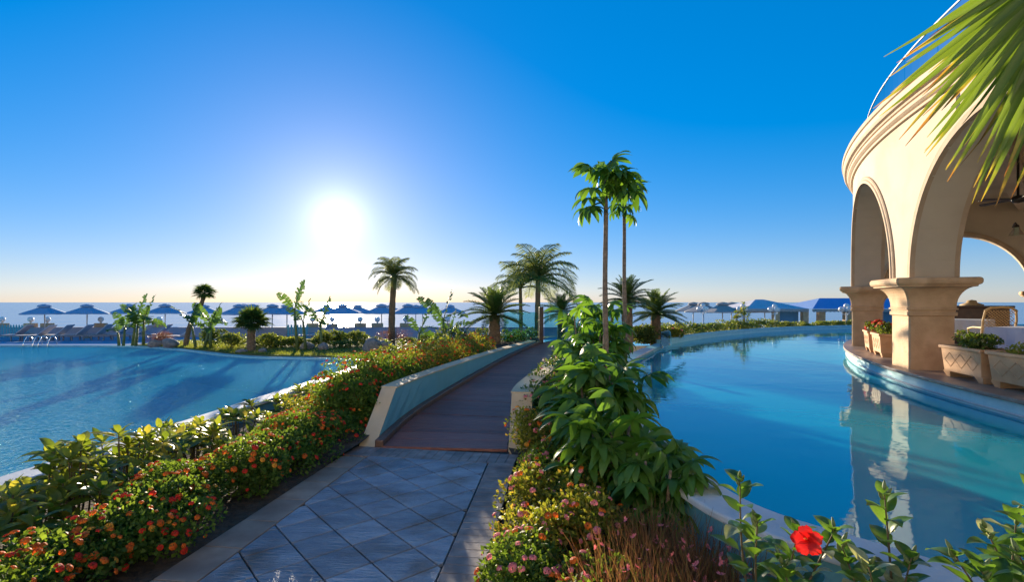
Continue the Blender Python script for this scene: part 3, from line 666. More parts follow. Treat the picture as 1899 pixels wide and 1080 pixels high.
# terracotta planters
def planter(loc, rz, ln, label, group=None):
    r = thing('planter', label, 'planter', loc, rz, group)
    h, z0, wd = .36, .085, .40; t = .86
    vs = []
    for z, k in ((z0, t), (z0 + h, 1)):
        for x, y in ((-1, -1), (1, -1), (1, 1), (-1, 1)): vs.append((x * (ln / 2) * (t + .06 if z == z0 else 1), y * wd / 2 * k, z))
    mb = MB(); mb.add(vs, [(3, 2, 1, 0), (0, 1, 5, 4), (1, 2, 6, 5), (2, 3, 7, 6), (3, 0, 4, 7)]); mb.build('trough', M['terracotta'], r, bevel=.01)
    zr = z0 + h
    rim = MB()
    for x, y, a, b in ((0, -wd / 2, ln + .06, .045), (0, wd / 2, ln + .06, .045)): rim.box((x, y, zr + .018), (a, b, .05))
    for x in (-1, 1): rim.box((x * ln / 2, 0, zr + .018), (.045, wd - .046, .05))
    rim.build('rim', M['terracotta'], r, bevel=.012)
    MB().add([(-ln / 2 + .03, -wd / 2 + .03, zr - .02), (ln / 2 - .03, -wd / 2 + .03, zr - .02), (ln / 2 - .03, wd / 2 - .03, zr - .02), (-ln / 2 + .03, wd / 2 - .03, zr - .02)], [(0, 1, 2, 3)]).build('soil', M['soil'], r)
    for x in (-1, 1): 
        f = MB()
        f.add([(x * ln * .40 - .045, -wd * .36, 0), (x * ln * .40 + .045, -wd * .36, 0), (x * ln * .40 + .045, wd * .36, 0), (x * ln * .40 - .045, wd * .36, 0), (x * ln * .40 - .09, -wd * .43, z0 + .005), (x * ln * .40 + .09, -wd * .43, z0 + .005), (x * ln * .40 + .09, wd * .43, z0 + .005), (x * ln * .40 - .09, wd * .43, z0 + .005)], [(3, 2, 1, 0), (4, 5, 6, 7), (0, 1, 5, 4), (1, 2, 6, 5), (2, 3, 7, 6), (3, 0, 4, 7)]); f.build('foot', M['terracotta'], r)
    # raised diamond pattern on the long sides and ends
    def strip(p, q):
        p, q = Vector(p), Vector(q); mbp.tube([p, q], .0042, 5)
    for sd in (-1, 1):
        mbp = MB(); n = 3 if ln > .7 else 2; w_ = ln * .82 / n
        yy = lambda z: sd * (wd / 2 * (t + (1 - t) * (z - z0) / h) + .002)
        for k in range(n):
            cx = -ln * .41 + w_ * (k + .5); zc = z0 + h * .52; hh = h * .30
            P4 = [(cx - w_ / 2, zc), (cx, zc + hh), (cx + w_ / 2, zc), (cx, zc - hh)]
            for i in range(4): a, b = P4[i], P4[(i + 1) % 4]; strip((a[0], yy(a[1]), a[1]), (b[0], yy(b[1]), b[1]))
        mbp.build('diamond_relief', M['terracotta'], r)
    zc = z0 + h * .52
    for sd in (-1, 1):
        mbp = MB(); xx = lambda z: sd * (ln / 2 * (t + .06 + (1 - t - .06) * (z - z0) / h) + .002); P4 = [(-.12, zc), (0, zc + h * .3), (.12, zc), (0, zc - h * .3)]
        for i in range(4): a, b = P4[i], P4[(i + 1) % 4]; strip((xx(a[1]), a[0], a[1]), (xx(b[1]), b[0], b[1]))
        mbp.build('diamond_relief', M['terracotta'], r)
    return r, zr - .02
PLN = []
for ang, dr, ln, lab in ((166.75, -.34, .95, 'terracotta trough planter with ivy geranium beside the stone column'), (170.1, -.34, .98, 'terracotta trough planter beside the blue linen table'), (152.0, -.36, .75, 'terracotta trough planter behind the stone column, filled with red geraniums'), (155.6, -.36, .75, 'terracotta trough planter behind the stone column, with dark leaves')):
    p = ring(ang, RW + .0 + dr); PLN.append((planter((p.x, p.y, TZ), R(ang + 90), ln, lab), p, ang, ln))
# rattan chairs, tables, fan, lamps, bar
def chair(loc, rz, label):
    r = thing('rattan_chair', label, 'chair', loc, rz, 'rattan chairs on the terrace')
    for x in (-.24, .24):
        MB().tube([(x, -.24, 0), (x, -.24, .42), (x * 1.08, -.26, .62)], .018).build('leg', M['rattan'], r)
        MB().tube([(x, .24, 0), (x, .22, .45), (x * 1.05, .30, .80), (x * .95, .34, 1.0)], .020).build('leg', M['rattan'], r)
        MB().tube([(x * 1.08, -.26, .62), (x * 1.18, 0, .66), (x * 1.04, .27, .66)], .02).build('armrest', M['rattan'], r)
    MB().box((0, -.01, .42), (.50, .50, .05)).build('seat', M['rattan'], r, bevel=.015)
    MB().box((0, -.02, .475), (.46, .44, .06)).build('cushion', M['cushion'], r, bevel=.02)
    f = MB(); f.tube([(-.24, .335, .98), (-.15, .36, 1.045), (0, .37, 1.06), (.15, .36, 1.045), (.24, .335, .98)], .024, 8); f.tube([(-.23, .235, .5), (.23, .235, .5)], .016); f.build('back_frame', M['rattan'], r)
    wv = MB()
    for k in range(-9, 19):
        a, b = Vector((-.24, .24, .5)), Vector((.24, .24, .5))
        for sg in (1, -1):
            pts = []
            for t in np.linspace(0, 1, 7):
                x = sg * (-.24 + k * .052 + t * .52); z = .5 + t * .5
                if -.24 <= x <= .24: pts.append((x, .235 + .12 * t + .002 * sg, z))
            if len(pts) > 1: wv.tube(pts, .0055, 4, False)
    wv.build('woven_back', M['rattan'], r); return r
c1 = P(1838, 600, 10.0); chair((c1.x, c1.y, TZ), R(160), 'rattan lattice chair with its back to the planters')
c2 = P(1893, 600, 9.2); chair((c2.x, c2.y, TZ), R(195), 'rattan lattice chair partly hidden by the blue linen table')
def table(loc, rz, label, sx=.9, sy=.9, m='cloth'):
    r = thing('dining_table', label, 'table', loc, rz, 'tables on the terrace')
    MB().box((0, 0, .72), (sx, sy, .03)).build('table_top', M['darkwood'], r)
    for x in (-1, 1):
        for y in (-1, 1): MB().box((x * (sx / 2 - .06), y * (sy / 2 - .06), .35), (.05, .05, .70)).build('leg', M['darkwood'], r)
    mb = MB(); vs = []; n = 48
    for k in range(n):
        a = math.tau * k / n; c, s = math.cos(a), math.sin(a); q = 1 / max(abs(c), abs(s)); dr = .34 + .12 * abs(math.sin(2 * a)); wv = 1 + .03 * math.sin(11 * a)
        x, y = c * q * sx / 2, s * q * sy / 2
        vs += [(x * 1.005, y * 1.005, .745), (x * 1.02 * wv, y * 1.02 * wv, .60), (x * 1.05 * wv ** 1.6, y * 1.05 * wv ** 1.6, .745 - dr)]
    fs = [(3 * k + j, 3 * ((k + 1) % n) + j, 3 * ((k + 1) % n) + j + 1, 3 * k + j + 1) for k in range(n) for j in (0, 1)]; fs.append(tuple(3 * k for k in range(n)))
    mb.add(vs, fs); mb.build('tablecloth', M[m], r, smooth=False); return r
t1 = P(1925, 640, 8.1); table((t1.x, t1.y, TZ), R(20), 'square table under a pale blue linen cloth behind a planter')
t2 = P(1786, 600, 12.2); table((t2.x, t2.y, TZ), R(40), 'small table under a white cloth near the dark bar counter', 1.0, 1.0, 'white')
bp_ = P(1802, 583, 14.2); barr = thing('bar_counter', 'dark wooden bar counter with a straw hat lamp under the open arch', 'counter', (bp_.x, bp_.y, TZ), R(-42))
MB().box((0, 0, .5), (1.5, .5, 1.0)).build('counter_body', M['darkwood'], barr, bevel=.01); MB().box((0, -.02, 1.03), (1.7, .62, .055)).build('counter_top', M['darkwood'], barr, bevel=.01)
MB().lathe([(.26, 1.06), (.25, 1.09), (.12, 1.14), (.10, 1.2), (.0, 1.22)], n=18).build('straw_bowl', M['rattan'], barr, smooth=True)
fp = P(1888, 370, 9.6); fan = thing('ceiling_fan', 'dark ceiling fan hanging inside the arcade', 'fan', (fp.x, fp.y, fp.z))
MB().lathe([(.0, -.07), (.09, -.05), (.12, 0), (.09, .06), (.02, .08), (.02, 4.74 - fp.z), (.0, 4.74 - fp.z)], n=14).build('motor', M['iron'], fan, smooth=True)
for k in range(5):
    a = k * math.tau / 5 + .5; MB().add([(.1, -.03, 0), (.62, -.075, -.015), (.66, 0, -.01), (.62, .075, .005), (.1, .03, .01), (.1, -.03, .012), (.62, -.075, -.003), (.66, 0, .002), (.62, .075, .017), (.1, .03, .022)], [(4, 3, 2, 1, 0), (5, 6, 7, 8, 9)] + [(i, (i + 1) % 5, 5 + (i + 1) % 5, 5 + i) for i in range(5)]).build('blade', M['iron'], fan).rotation_euler = (0, 0, a)
lpw = P(1885, 425, 13.0); wl = thing('wall_lantern', 'dark iron lantern with glass bell on the inner wall', 'lantern', (lpw.x, lpw.y, lpw.z))
MB().tube([(.25, .35, .1), (.12, .15, .18), (0, 0, .12)], .02).build('bracket', M['iron'], wl)
MB().lathe([(.0, .12), (.05, .1), (.06, .05)], n=12).build('lamp_cap', M['iron'], wl, smooth=True)
MB().lathe([(.06, .05), (.07, 0), (.12, -.1), (.16, -.16)], n=14).build('glass_bell', M['glass'], wl, smooth=True)

# ---------------------------------------------------------------- sun deck by the sea
dw = thing('deck_wall', 'long low lilac-grey wall between the sun deck and the sea', 'wall', (0, 36.3, -.80))
MB().box((-10, 0, .34), (110, .3, .70)).build('wall_body', M['deckwall'], dw, bevel=.02)
MB().box((-10, 0, .71), (110, .38, .05)).build('wall_cap', M['deckwall'], dw, bevel=.01)
def parasol(m, label, group, name='parasol'):
    r = thing(name, label, 'parasol', group=group)
    MB().lathe([(0, 0), (.28, 0), (.28, .06), (.06, .10), (.0, .10)], n=14).build('base', M['stone'], r)
    MB().tube([(0, 0, .05), (0, 0, 2.36)], .035, 10).build('pole', M['polepale'], r, smooth=True)
    n = 8; vs = []
    for rr, z in ((1.33, 1.69), (1.33, 1.755), (.68, 2.02), (.22, 2.22)):
        for k in range(n * 2):
            a = math.tau * k / (2 * n); q = 1.0 if k % 2 == 0 else .955; vs.append((rr * q * math.cos(a), rr * q * math.sin(a), z - (.015 if k % 2 and rr > .3 else 0)))
    w2 = 2 * n; fs = [(i * w2 + k, i * w2 + (k + 1) % w2, (i + 1) * w2 + (k + 1) % w2, (i + 1) * w2 + k) for i in range(3) for k in range(w2)]
    cn = MB().add(vs, fs).build('canopy', m, r)
    MB().lathe([(.40, 2.20), (.42, 2.24), (.36, 2.31), (.26, 2.36), (.24, 2.33), (.14, 2.39), (0, 2.40)], n=12).build('vent_cap', m, cn, smooth=True)
    for k in range(n):
        a = math.tau * k / n; MB().tube([(.05 * math.cos(a), .05 * math.sin(a), 1.95), (.75 * math.cos(a), .75 * math.sin(a), 1.96)], .011, 5).build('strut', M['polepale'], r)
    return r
def spread(proto, spots):
    for i, (p, s, rz) in enumerate(spots):
        o = proto if i == 0 else copy_tree(proto)
        o.location = p; o.scale = (s, s, s); o.rotation_euler = (random.gauss(0, .012), random.gauss(0, .012), rz)
BX = [(83, 34.3), (161, 35.0), (306, 40.5), (241, 40), (379, 45), (444, 34.5), (452, 38), (469, 34.8), (504, 35), (532, 35.5), (606, 50), (637, 40.5), (664, 47), (708, 40.5), (724, 46), (756, 40), (771, 44), (784, 46), (834, 47)]
spots = []
for px, d in BX:
    zb = -.75 if d < 36 else -1.08; s = (1.58 - zb) / 2.40 if d < 42 else (1.48 - zb) / 2.40
    spots.append(((((px - CX) / F) * d, d, zb), s, random.random()))
spread(parasol(M['canvasblue'], 'blue canvas parasol with domed vent on a pale pole by the sea wall', 'blue parasols along the sun deck'), spots)
spots = []
for px, d in ((1285, 44), (1305, 41.5), (1340, 40), (1357, 42.5), (1419, 41)):
    spots.append((((px - CX) / F * d, d, -1.08), 2.80 / 2.40, random.random()))
spread(parasol(M['canvastan'], 'tan canvas parasol with domed vent standing beside the blue pavilion', 'tan parasols beyond the clipped hedge'), spots)
def lounger(label, group, towel=None):
    r = thing('sun_lounger', label, 'sun lounger', group=group)
    MB().box((0, -.35, .30), (.66, 1.25, .05)).build('seat', M['lounger'], r, bevel=.01)
    vs = MB().box((0, .0, 0), (.66, .90, .05)).build('backrest', M['lounger'], r, bevel=.01); vs.location = (0, .62, .56); vs.rotation_euler = (R(42), 0, 0)
    for x in (-.34, .34): MB().box((x, -.05, .29), (.045, 1.95, .06)).build('side_rail', M['loungerframe'], r)
    for x in (-.32, .32):
        for y in (-.85, .75): MB().box((x, y, .13), (.05, .05, .26)).build('leg', M['loungerframe'], r)
    if towel:
        MB().box((0, -.35, .335), (.60, 1.1, .02)).build('towel', towel, r)
    return r
sp = []
for px, d in ((62, 32.6), (96, 33.0), (134, 33.0), (172, 33.2), (208, 33.4), (246, 33.4), (282, 33.6), (20, 33), (610, 33.5), (580, 33)):
    sp.append(((((px - CX) / F) * d, d, -.75), 1.15, R(-80) + random.gauss(0, .04)))
spread(lounger('grey mesh sun lounger with raised back in the row on the sun deck', 'sun loungers on the deck'), sp)
M['stripe'] = pm('towel_cloth', (.62, .50, .48), (.70, .60, .56), 10, .9)
r = lounger('sun lounger spread with a pale towel behind the fan palm', None, M['stripe']); p = G(432, 622, -.75); r.location = (p.x, 31.5, -.75); r.rotation_euler = (0, 0, R(-70)); r.scale = (1.2, 1.2, 1.2)
def fence(c, ln, label):
    r = thing('picket_fence', label, 'fence', c); n = int(ln / .19)
    for z in (.2, .68): MB().box((0, .03, z), (ln, .03, .07)).build('rail', M['teal'], r)
    me = MB().add([(-.055, -.012, 0), (.055, -.012, 0), (.055, -.012, .82), (0, -.012, .90), (-.055, -.012, .82), (-.055, .012, 0), (.055, .012, 0), (.055, .012, .82), (0, .012, .90), (-.055, .012, .82)], [(0, 1, 2, 3, 4), (9, 8, 7, 6, 5), (0, 5, 6, 1), (1, 6, 7, 2), (2, 7, 8, 3), (3, 8, 9, 4), (4, 9, 5, 0)]).mesh('picket'); me.materials.append(M['teal'])
    for k in range(n): inst('picket', me, r, Matrix.Translation((-ln / 2 + (k + .5) * ln / n, 0, 0)))
fence(((20 - CX) / F * 35.2, 35.2, -.73), 1.75, 'teal picket fence panel at the end of the lounger row')
fence(((552 - CX) / F * 35.4, 35.4, -.73), 1.5, 'teal picket fence panel behind the upright banana plants')
sp = []
rp_ = thing('globe_lamp', 'round opal globe lamp on a stone block along the sea wall', 'lamp', group='globe lamps on the sea wall')
MB().box((0, 0, .14), (.75, .34, .28)).build('stone_block', M['stone'], rp_, bevel=.02)
MB().lathe([(.06, .28), (.05, .36), (.09, .38)], n=10).build('lamp_neck', M['polepale'], rp_)
MB().lathe([(.19 * math.sin(t), .55 - .19 * math.cos(t)) for t in np.linspace(.3, math.pi, 9)], n=14).build('globe', M['globe'], rp_, smooth=True)
for px in (4, 57, 88, 187, 295, 580, 616, 668, 700, 752, 830): sp.append((((px - CX) / F * 36.3, 36.3, -.065), 1.0, 0))
spread(rp_, sp)
ld = thing('pool_ladder', 'chrome pool ladder handrails at the rim of the rippled pool', 'ladder', (-20.2, 21.35, -.1), s=.62)
for x in (0, .62, 1.0, 1.62): MB().tube([(x, -.35, -.5), (x, -.28, .2), (x, -.1, .55), (x, .12, .62), (x, .35, .45), (x, .42, -.1)], .028, 8).build('handrail', M['chrome'], ld, smooth=True)
sheet('pool_edge_paving', [(-45, 21.4), (-15.8, 21.2), (-15.4, 21.8), (-45, 21.8)], -.08, M['decktile'], 'narrow blue tiled edge between the rippled pool and the sun deck', 'paving', thick=.6)
# pavilion with blue awning
pv = thing('pavilion', 'low seaside pavilion with blue and grey awning roof and stone pillars', 'pavilion', ((1500 - CX) / F * 39, 39, -1.08))
def hip(x0, x1, y0, y1, ze, zr, m, name, inset):
    MB().add([(x0, y0, ze), (x1, y0, ze), (x1, y1, ze), (x0, y1, ze), (x0 + inset, (y0 + y1) / 2, zr), (x1 - inset, (y0 + y1) / 2, zr)], [(0, 1, 5, 4), (1, 2, 5), (2, 3, 4, 5), (3, 0, 4), (3, 2, 1, 0)]).build(name, m, pv)
hip(-1.0, 9, -2.2, 3.5, 2.32, 3.10, M['roofblue'], 'roof', 2.2)
hip(-5.6, -.95, -1.8, 3.8, 2.28, 3.00, M['roofgrey'], 'roof', 2.0)
for x0, x1, y in ((-1.05, 9, -2.22), (-5.62, -1.06, -1.82)):
    n = int((x1 - x0) / .28); me = MB()
    vs = []; 
    for k in range(n * 4 + 1):
        x = x0 + (x1 - x0) * k / (n * 4); vs += [(x, y, 2.30), (x, y - .02, 2.12 - .05 * abs(math.sin(math.pi * k / 4)))]
    me.add(vs, [(2 * k, 2 * k + 1, 2 * k + 3, 2 * k + 2) for k in range(n * 4)]); me.build('valance', M['canvastan'], pv)
for x, wd in ((-3.35, .42), (-1.25, .40), (-.05, .9 * .5), (1.95, .62)): MB().box((x, -1.6, 1.06), (wd, .42, 2.1)).build('pillar', M['stone'], pv, bevel=.02)
MB().box((5.6, -1.5, 1.1), (6.6, .1, 2.0)).build('screen_wall', M['bluewall'], pv); MB().box((-2.3, -1.3, 1.1), (1.5, .1, 2.0)).build('screen_wall', M['bluewall'], pv)
MB().box((.9, -1.2, .75), (1.5, .1, 1.2)).build('counter_front', M['roofgrey'], pv)
def globepost(px, py, d, label):
    z = H - (py - HZ) / F * d; r = thing('lamp_post', label, 'lamp post', ((px - CX) / F * d, d, -.5 if d > 28 else .3)); h = z - r.location.z
    MB().lathe([(.09, 0), (.05, .1), (.04, h - .25), (.06, h - .2)], n=10).build('post', M['white'], r, smooth=True)
    for k in range(3):
        a = k * math.tau / 3 + .4; x, y = .26 * math.cos(a), .26 * math.sin(a); MB().tube([(0, 0, h - .3), (x * .7, y * .7, h - .3), (x, y, h - .18)], .02, 6).build('arm', M['white'], r)
        g = MB().lathe([(.155 * math.sin(t), h - .155 * math.cos(t)) for t in np.linspace(.2, math.pi, 9)], (x, y, 0), 12); g.build('globe', M['globe'], r, smooth=True)
    MB().lathe([(.15 * math.sin(t), h + .2 - .15 * math.cos(t)) for t in np.linspace(.2, math.pi, 9)], n=12).build('globe', M['globe'], r, smooth=True)
globepost(1304, 573, 33, 'white lamp post with four globes in front of the tan parasols')
globepost(1378, 573, 34, 'white lamp post with four globes beside the leafy yellow stems')
globepost(1437, 574, 32, 'white lamp post with four globes at the corner of the pavilion')
globepost(1570, 574, 30, 'white lamp post with four globes beside the arcade column')

# ---------------------------------------------------------------- plants
def rock(c, s, label, seed):
    import bmesh
    bm = bmesh.new(); bmesh.ops.create_icosphere(bm, subdivisions=3, radius=1); r = np.random.default_rng(seed); ph = r.uniform(0, 6, 9)
    for v in bm.verts:
        n = v.co.copy(); k = 1 + .13 * math.sin(2.3 * n.x + ph[0]) * math.cos(2.1 * n.y + ph[1]) + .09 * math.sin(4.1 * n.z + ph[2] + 2 * n.x) + .05 * math.sin(7 * n.y + ph[3]) * math.sin(6 * n.x + ph[4])
        v.co = Vector((n.x * s[0], n.y * s[1], n.z * s[2])) * k
    me = bpy.data.meshes.new('boulder'); bm.to_mesh(me); bm.free(); me.polygons.foreach_set('use_smooth', [True] * len(me.polygons))
    o = ob('boulder', me, M['rock']); o.location = (c[0], c[1], c[2] + s[2] * .6); tag(o, label, 'rock'); return o
def flower_head(name, m, rad=.021, n=18, seed=0):
    r = np.random.default_rng(seed); V = []; Fc = []
    for k in range(n):
        ph = math.acos(1 - .92 * (k + .5) / n); th = k * 2.39996; d = Vector((math.sin(ph) * math.cos(th), math.sin(ph) * math.sin(th), math.cos(ph)))
        t = d.orthogonal().normalized(); b = d.cross(t); a0 = r.uniform(0, 6); s = rad * .42
        o = len(V); c = d * rad * (.95 + .1 * r.random())
        for q in range(5): a = a0 + q * math.tau / 5; V.append(c + (t * math.cos(a) + b * math.sin(a)) * s + d * .1 * s)
        Fc.append(tuple(range(o, o + 5)))
    me = npmesh(name, [(v[0], v[1], v[2] * .6) for v in V], Fc); me.materials.append(m); return me
def blossom(m, seed):
    r = np.random.default_rng(seed); V = []; Fc = []
    for k in range(4):
        a = (k - 1.5) * .85 + r.normal() * .1; d = np.array([math.cos(a), math.sin(a), .35]); t = np.array([-math.sin(a), math.cos(a), 0]); o = len(V)
        V += [(0, 0, 0), tuple(d * .6 + t * .28), tuple(d + r.normal() * .05), tuple(d * .6 - t * .28)]; Fc.append((o, o + 1, o + 2, o + 3))
    me = npmesh('blossom', np.array(V) * .017, Fc); me.materials.append(m); return me
FH = {k: [flower_head('flower_head', M[k], .023, 18, s) for s in range(2)] for k in ('red', 'orange', 'amber', 'pink')}
BLO = [blossom(M['pink'], s) for s in range(3)]
def bush(name, label, cat, loc, rx, ry, h, leaf, n, m, seed, group=None, blobs=9, flowers=None, bs=.42, fl_s=1.0, T=None, stems=7, rz=0, fname='foliage', zmin=.02, flat=False):
    r = np.random.default_rng(seed); root = thing(name, label, cat, loc, rz, group)
    bc = []; 
    for k in range(blobs):
        a = r.uniform(0, math.tau); q = math.sqrt(r.random()) * .62; rad = bs * r.uniform(.75, 1.2)
        zc = h * r.uniform(.28, .68) * (1 - .35 * q)
        bc.append((rx * q * math.cos(a), ry * q * math.sin(a), zc, rad))
    bc = np.array(bc); scl = np.array([rx, ry, h * .62])
    k = r.integers(0, blobs, n); d = unit(r.normal(size=(n, 3)) + np.array([0, 0, .35])); rr = r.uniform(.55, 1.06, n) ** .6
    pos = bc[k, :3] + d * (bc[k, 3] * rr)[:, None] * scl
    pos[:, 2] = np.maximum(pos[:, 2], zmin + r.random(n) * .04)
    dr = d * .7 + r.normal(size=(n, 3)) * .5 + np.array([0, 0, .25]); up = d + np.array([0, 0, .8]) + r.normal(size=(n, 3)) * .35
    TT, FF = T or small_T()
    V, Fa = scatter(TT, FF, pos, dr, up, leaf * r.uniform(.65, 1.3, n)); f = ob(fname, npmesh(fname, V, Fa, False), m, root); f['kind'] = 'stuff'
    st = MB()
    for q in range(stems):
        b = bc[r.integers(0, blobs)]; a = r.uniform(0, 6.28); s0 = (rx * .12 * math.cos(a), ry * .12 * math.sin(a), -.03)
        st = MB().tube([s0, (b[0] * .5, b[1] * .5, b[2] * .5), (b[0], b[1], b[2] + b[3] * scl[2] * .5)], [.012, .009, .004], 5); st.build('stem', M['stem'], root)
    if flowers:
        for kind, cnt in flowers:
            got = 0; tries = 0
            while got < cnt and tries < cnt * 40:
                tries += 1; b = bc[r.integers(0, blobs)]; d = r.normal(size=3) + np.array([0, -.35, .75]); d /= np.linalg.norm(d)
                p = b[:3] + d * b[3] * scl * 1.07
                if p[2] < h * .18: continue
                ins = (((p - bc[:, :3]) / (bc[:, 3:4] * scl)) ** 2).sum(1) < .92
                if ins.any(): continue
                z = Vector(d + np.array([0, 0, .4])).normalized(); x = z.orthogonal().normalized(); y = z.cross(x); s = fl_s * r.uniform(.65, 1.3)
                mt = (Matrix((x, y, z)).transposed() * s).to_4x4(); mt.translation = Vector(p); inst('flower_head', FH[kind][r.integers(0, 2)], root, mt); got += 1
    return root
SH_ME = [big_leaf_mesh('leaf', 1.0, .19, b, .30, 5, .0, .06, i) for i, b in enumerate((.35, .7, 1.15))]
for me in SH_ME: me.materials.append(M['shrub'])
def rosette_shrub(name, label, cat, loc, rx, ry, h, nros, ll, seed, group=None, per=8, stemm='stem'):
    r = np.random.default_rng(seed); root = thing(name, label, cat, loc, 0, group); cnt = 0
    for k in range(nros):
        a = r.uniform(0, math.tau); q = math.sqrt(r.random()); tip = Vector((rx * q * math.cos(a), ry * q * math.sin(a), h * (1 - .55 * q * q) * r.uniform(.62, 1.05)))
        base = Vector((tip.x * .15, tip.y * .15, -.04)); MB().tube([base, base.lerp(tip, .5) + Vector((tip.x * .2, tip.y * .2, 0)), tip], [.010, .008, .005], 5).build('stem', M[stemm], root)
        ax = Vector((tip.x * .5 / rx, tip.y * .5 / ry, 1.0)).normalized(); u_ = ax.orthogonal().normalized(); v_ = ax.cross(u_)
        for j in range(per):
            th = j * 2.4 + r.uniform(0, .5); el = .15 + .95 * (j / per) + r.normal() * .12
            d = (u_ * math.cos(th) + v_ * math.sin(th)) * math.cos(el) + ax * math.sin(el)
            off = ax * (.05 * (j / per) - .05); inst('leaf', SH_ME[r.integers(0, 3)], root, basis(tip + off, d, ax, ll * r.uniform(.7, 1.2) * (1.1 - .45 * j / per)))
    return root

# --- lantana hedge along the path, left
LB = 'green lantana bush dotted with red and orange flower heads along the stone border'
i = 0
for y in np.arange(1.75, 6.9, .47):
    x = edge_l(min(y, 6)) - .43 + random.gauss(0, .05)
    bush('lantana_bush', LB, 'bush', (x, y, -.03), .56, .46, (.52 if y < 4.4 else .56) + random.gauss(0, .03), .035, 4600, M['lantana'], 100 + i, 'lantana bushes along the path', 13, [('red', 26), ('orange', 44), ('amber', 6)], .44, .82, stems=6); i += 1
for x, y in ((-2.14, 6.72), (-2.08, 7.25)):
    bush('lantana_bush', 'dense dark lantana bush pressed against the slanted end of the parapet', 'bush', (x, y, -.03), .42, .42, .88, .040, 5600, M['lantana'], 180 + i, 'dense lantanas by the parapet end', 14, [('red', 10), ('orange', 14)], .46, 1.05); i += 1
LB2 = 'lantana bush full of orange-red flower heads behind the blue parapet'
for y, dx, h, s in ((7.1, -.80, 1.0, 1), (7.8, -.80, 1.04, 1), (8.5, -.80, 1.04, 1.05), (9.3, -.86, .98, 1.05), (10.2, -.88, 1.0, 1), (11.2, -.88, 1.0, 1), (12.2, -.88, 1.0, 1), (13.2, -.85, 1.0, 1)):
    p = deck_left(y); bush('lantana_bush', LB2, 'bush', (p.x + dx, y, -.02), .60, .60, h + .1, .043, 4000, M['lantana2'] if y > 8.5 else M['lantana'], 140 + i, 'lantana bushes behind the parapet', 13, [('red', 24), ('orange', 40)], .44, .95); i += 1
LB3 = 'loose lantana bush with small orange heads between the parapet and the rippled pool'
for x, y, hh in ((-2.9, 7.7, .5), (-3.1, 9.2, .52), (-2.5, 10.3, .8), (-2.9, 11.5, .72)):
    bush('lantana_bush', LB3, 'bush', (x, y, -.15), .60, .62, hh, .042, 2600, M['lantana2'], 160 + i, 'lantana bushes towards the pool', 11, [('red', 7), ('orange', 12)], .42, 1.1); i += 1
# --- broad-leaved shrubs beside the pool wall
i = 0
for x, y, h, n in ((-3.55, 2.5, .72, 34), (-3.4, 3.2, .78, 36), (-3.35, 3.9, .82, 36), (-3.5, 4.6, .78, 36), (-3.4, 5.3, .74, 34), (-3.75, 6.0, .54, 26), (-3.7, 6.9, .48, 20), (-3.75, 8.0, .46, 16), (-3.6, 9.3, .46, 16)):
    rosette_shrub('broad_leaved_shrub', 'yellow-green broad-leaved shrub leaning against the low pale blue pool wall', 'shrub', (x, y, -.22), .52, .46, h, n, .195, 200 + i, 'broad-leaved shrubs beside the pool wall'); i += 1
for x, y, z, h, n in ((-2.55, 12.6, -.05, .85, 34), (-1.9, 13.6, .0, .85, 34), (-3.2, 13.4, -.1, .75, 30), (-1.25, 14.4, .1, .75, 30)):
    rosette_shrub('broad_leaved_shrub', 'bright yellow-green rosette shrub behind the orange lantanas', 'shrub', (x, y, z), .62, .55, h, n, .17, 220 + i, 'rosette shrubs behind the lantanas'); i += 1
for x, y, h in ((-1.75, 15.6, 1.1), (-.85, 15.9, 1.0), (.05, 15.7, 1.0), (.45, 16.6, .95)):
    bush('rounded_shrub', 'rounded dull green shrub beside the cycad at the end of the boardwalk', 'shrub', (x, y, .1), .62, .5, h, .065, 1300, M['hedge'], 240 + i, 'rounded shrubs by the cycad', 10, [('pink', 5)], .42, 1.2); i += 1

# --- umbrella trees (palmate leaves)
def umbrella_leaf(seed, n=8, pet=.24, ll=.21, droop=.9):
    r = np.random.default_rng(seed); V = []; Fc = []
    # petiole
    pts = [(0, 0, 0), (0, pet * .5, .02), (0, pet, .02)]; mb = MB().tube(pts, [.006, .005, .004], 4, False)
    V += mb.v; Fc += [f for f in mb.f]
    for k in range(n):
        a = k * math.tau / n + r.normal() * .1; L_ = ll * r.uniform(.8, 1.15); w_ = L_ * .15; dirx, diry = math.sin(a), math.cos(a)
        c = np.array([0, pet, .02]); t = np.array([dirx, diry, 0]); s = np.array([diry, -dirx, 0]); el = .15 - r.uniform(0, .25); pos = c.copy(); o = len(V); m_ = 6
        for i in range(m_ + 1):
            q = i / m_; wv = w_ * (math.sin(math.pi * (q * .9 + .08)) ** .85 if 0 < i < m_ else (.10 if i == 0 else .03))
            nz = np.array([0, 0, 1.0]); 
            V += [tuple(pos - s * wv + nz * wv * .32), tuple(pos), tuple(pos + s * wv + nz * wv * .32)]
            el2 = el - droop * q * 1.25 - .1; pos = pos + (t * math.cos(el2) + nz * math.sin(el2)) * L_ / m_
        for i in range(m_):
            for j in range(2): Fc.append((o + i * 3 + j, o + i * 3 + j + 1, o + i * 3 + j + 4, o + i * 3 + j + 3))
    me = npmesh('leaf', V, Fc, True); me.materials.append(M['sheff']); return me
UL = [umbrella_leaf(s, 7 + s % 3, .25, .265, (.7, .95, 1.15, 1.35)[s]) for s in range(4)]
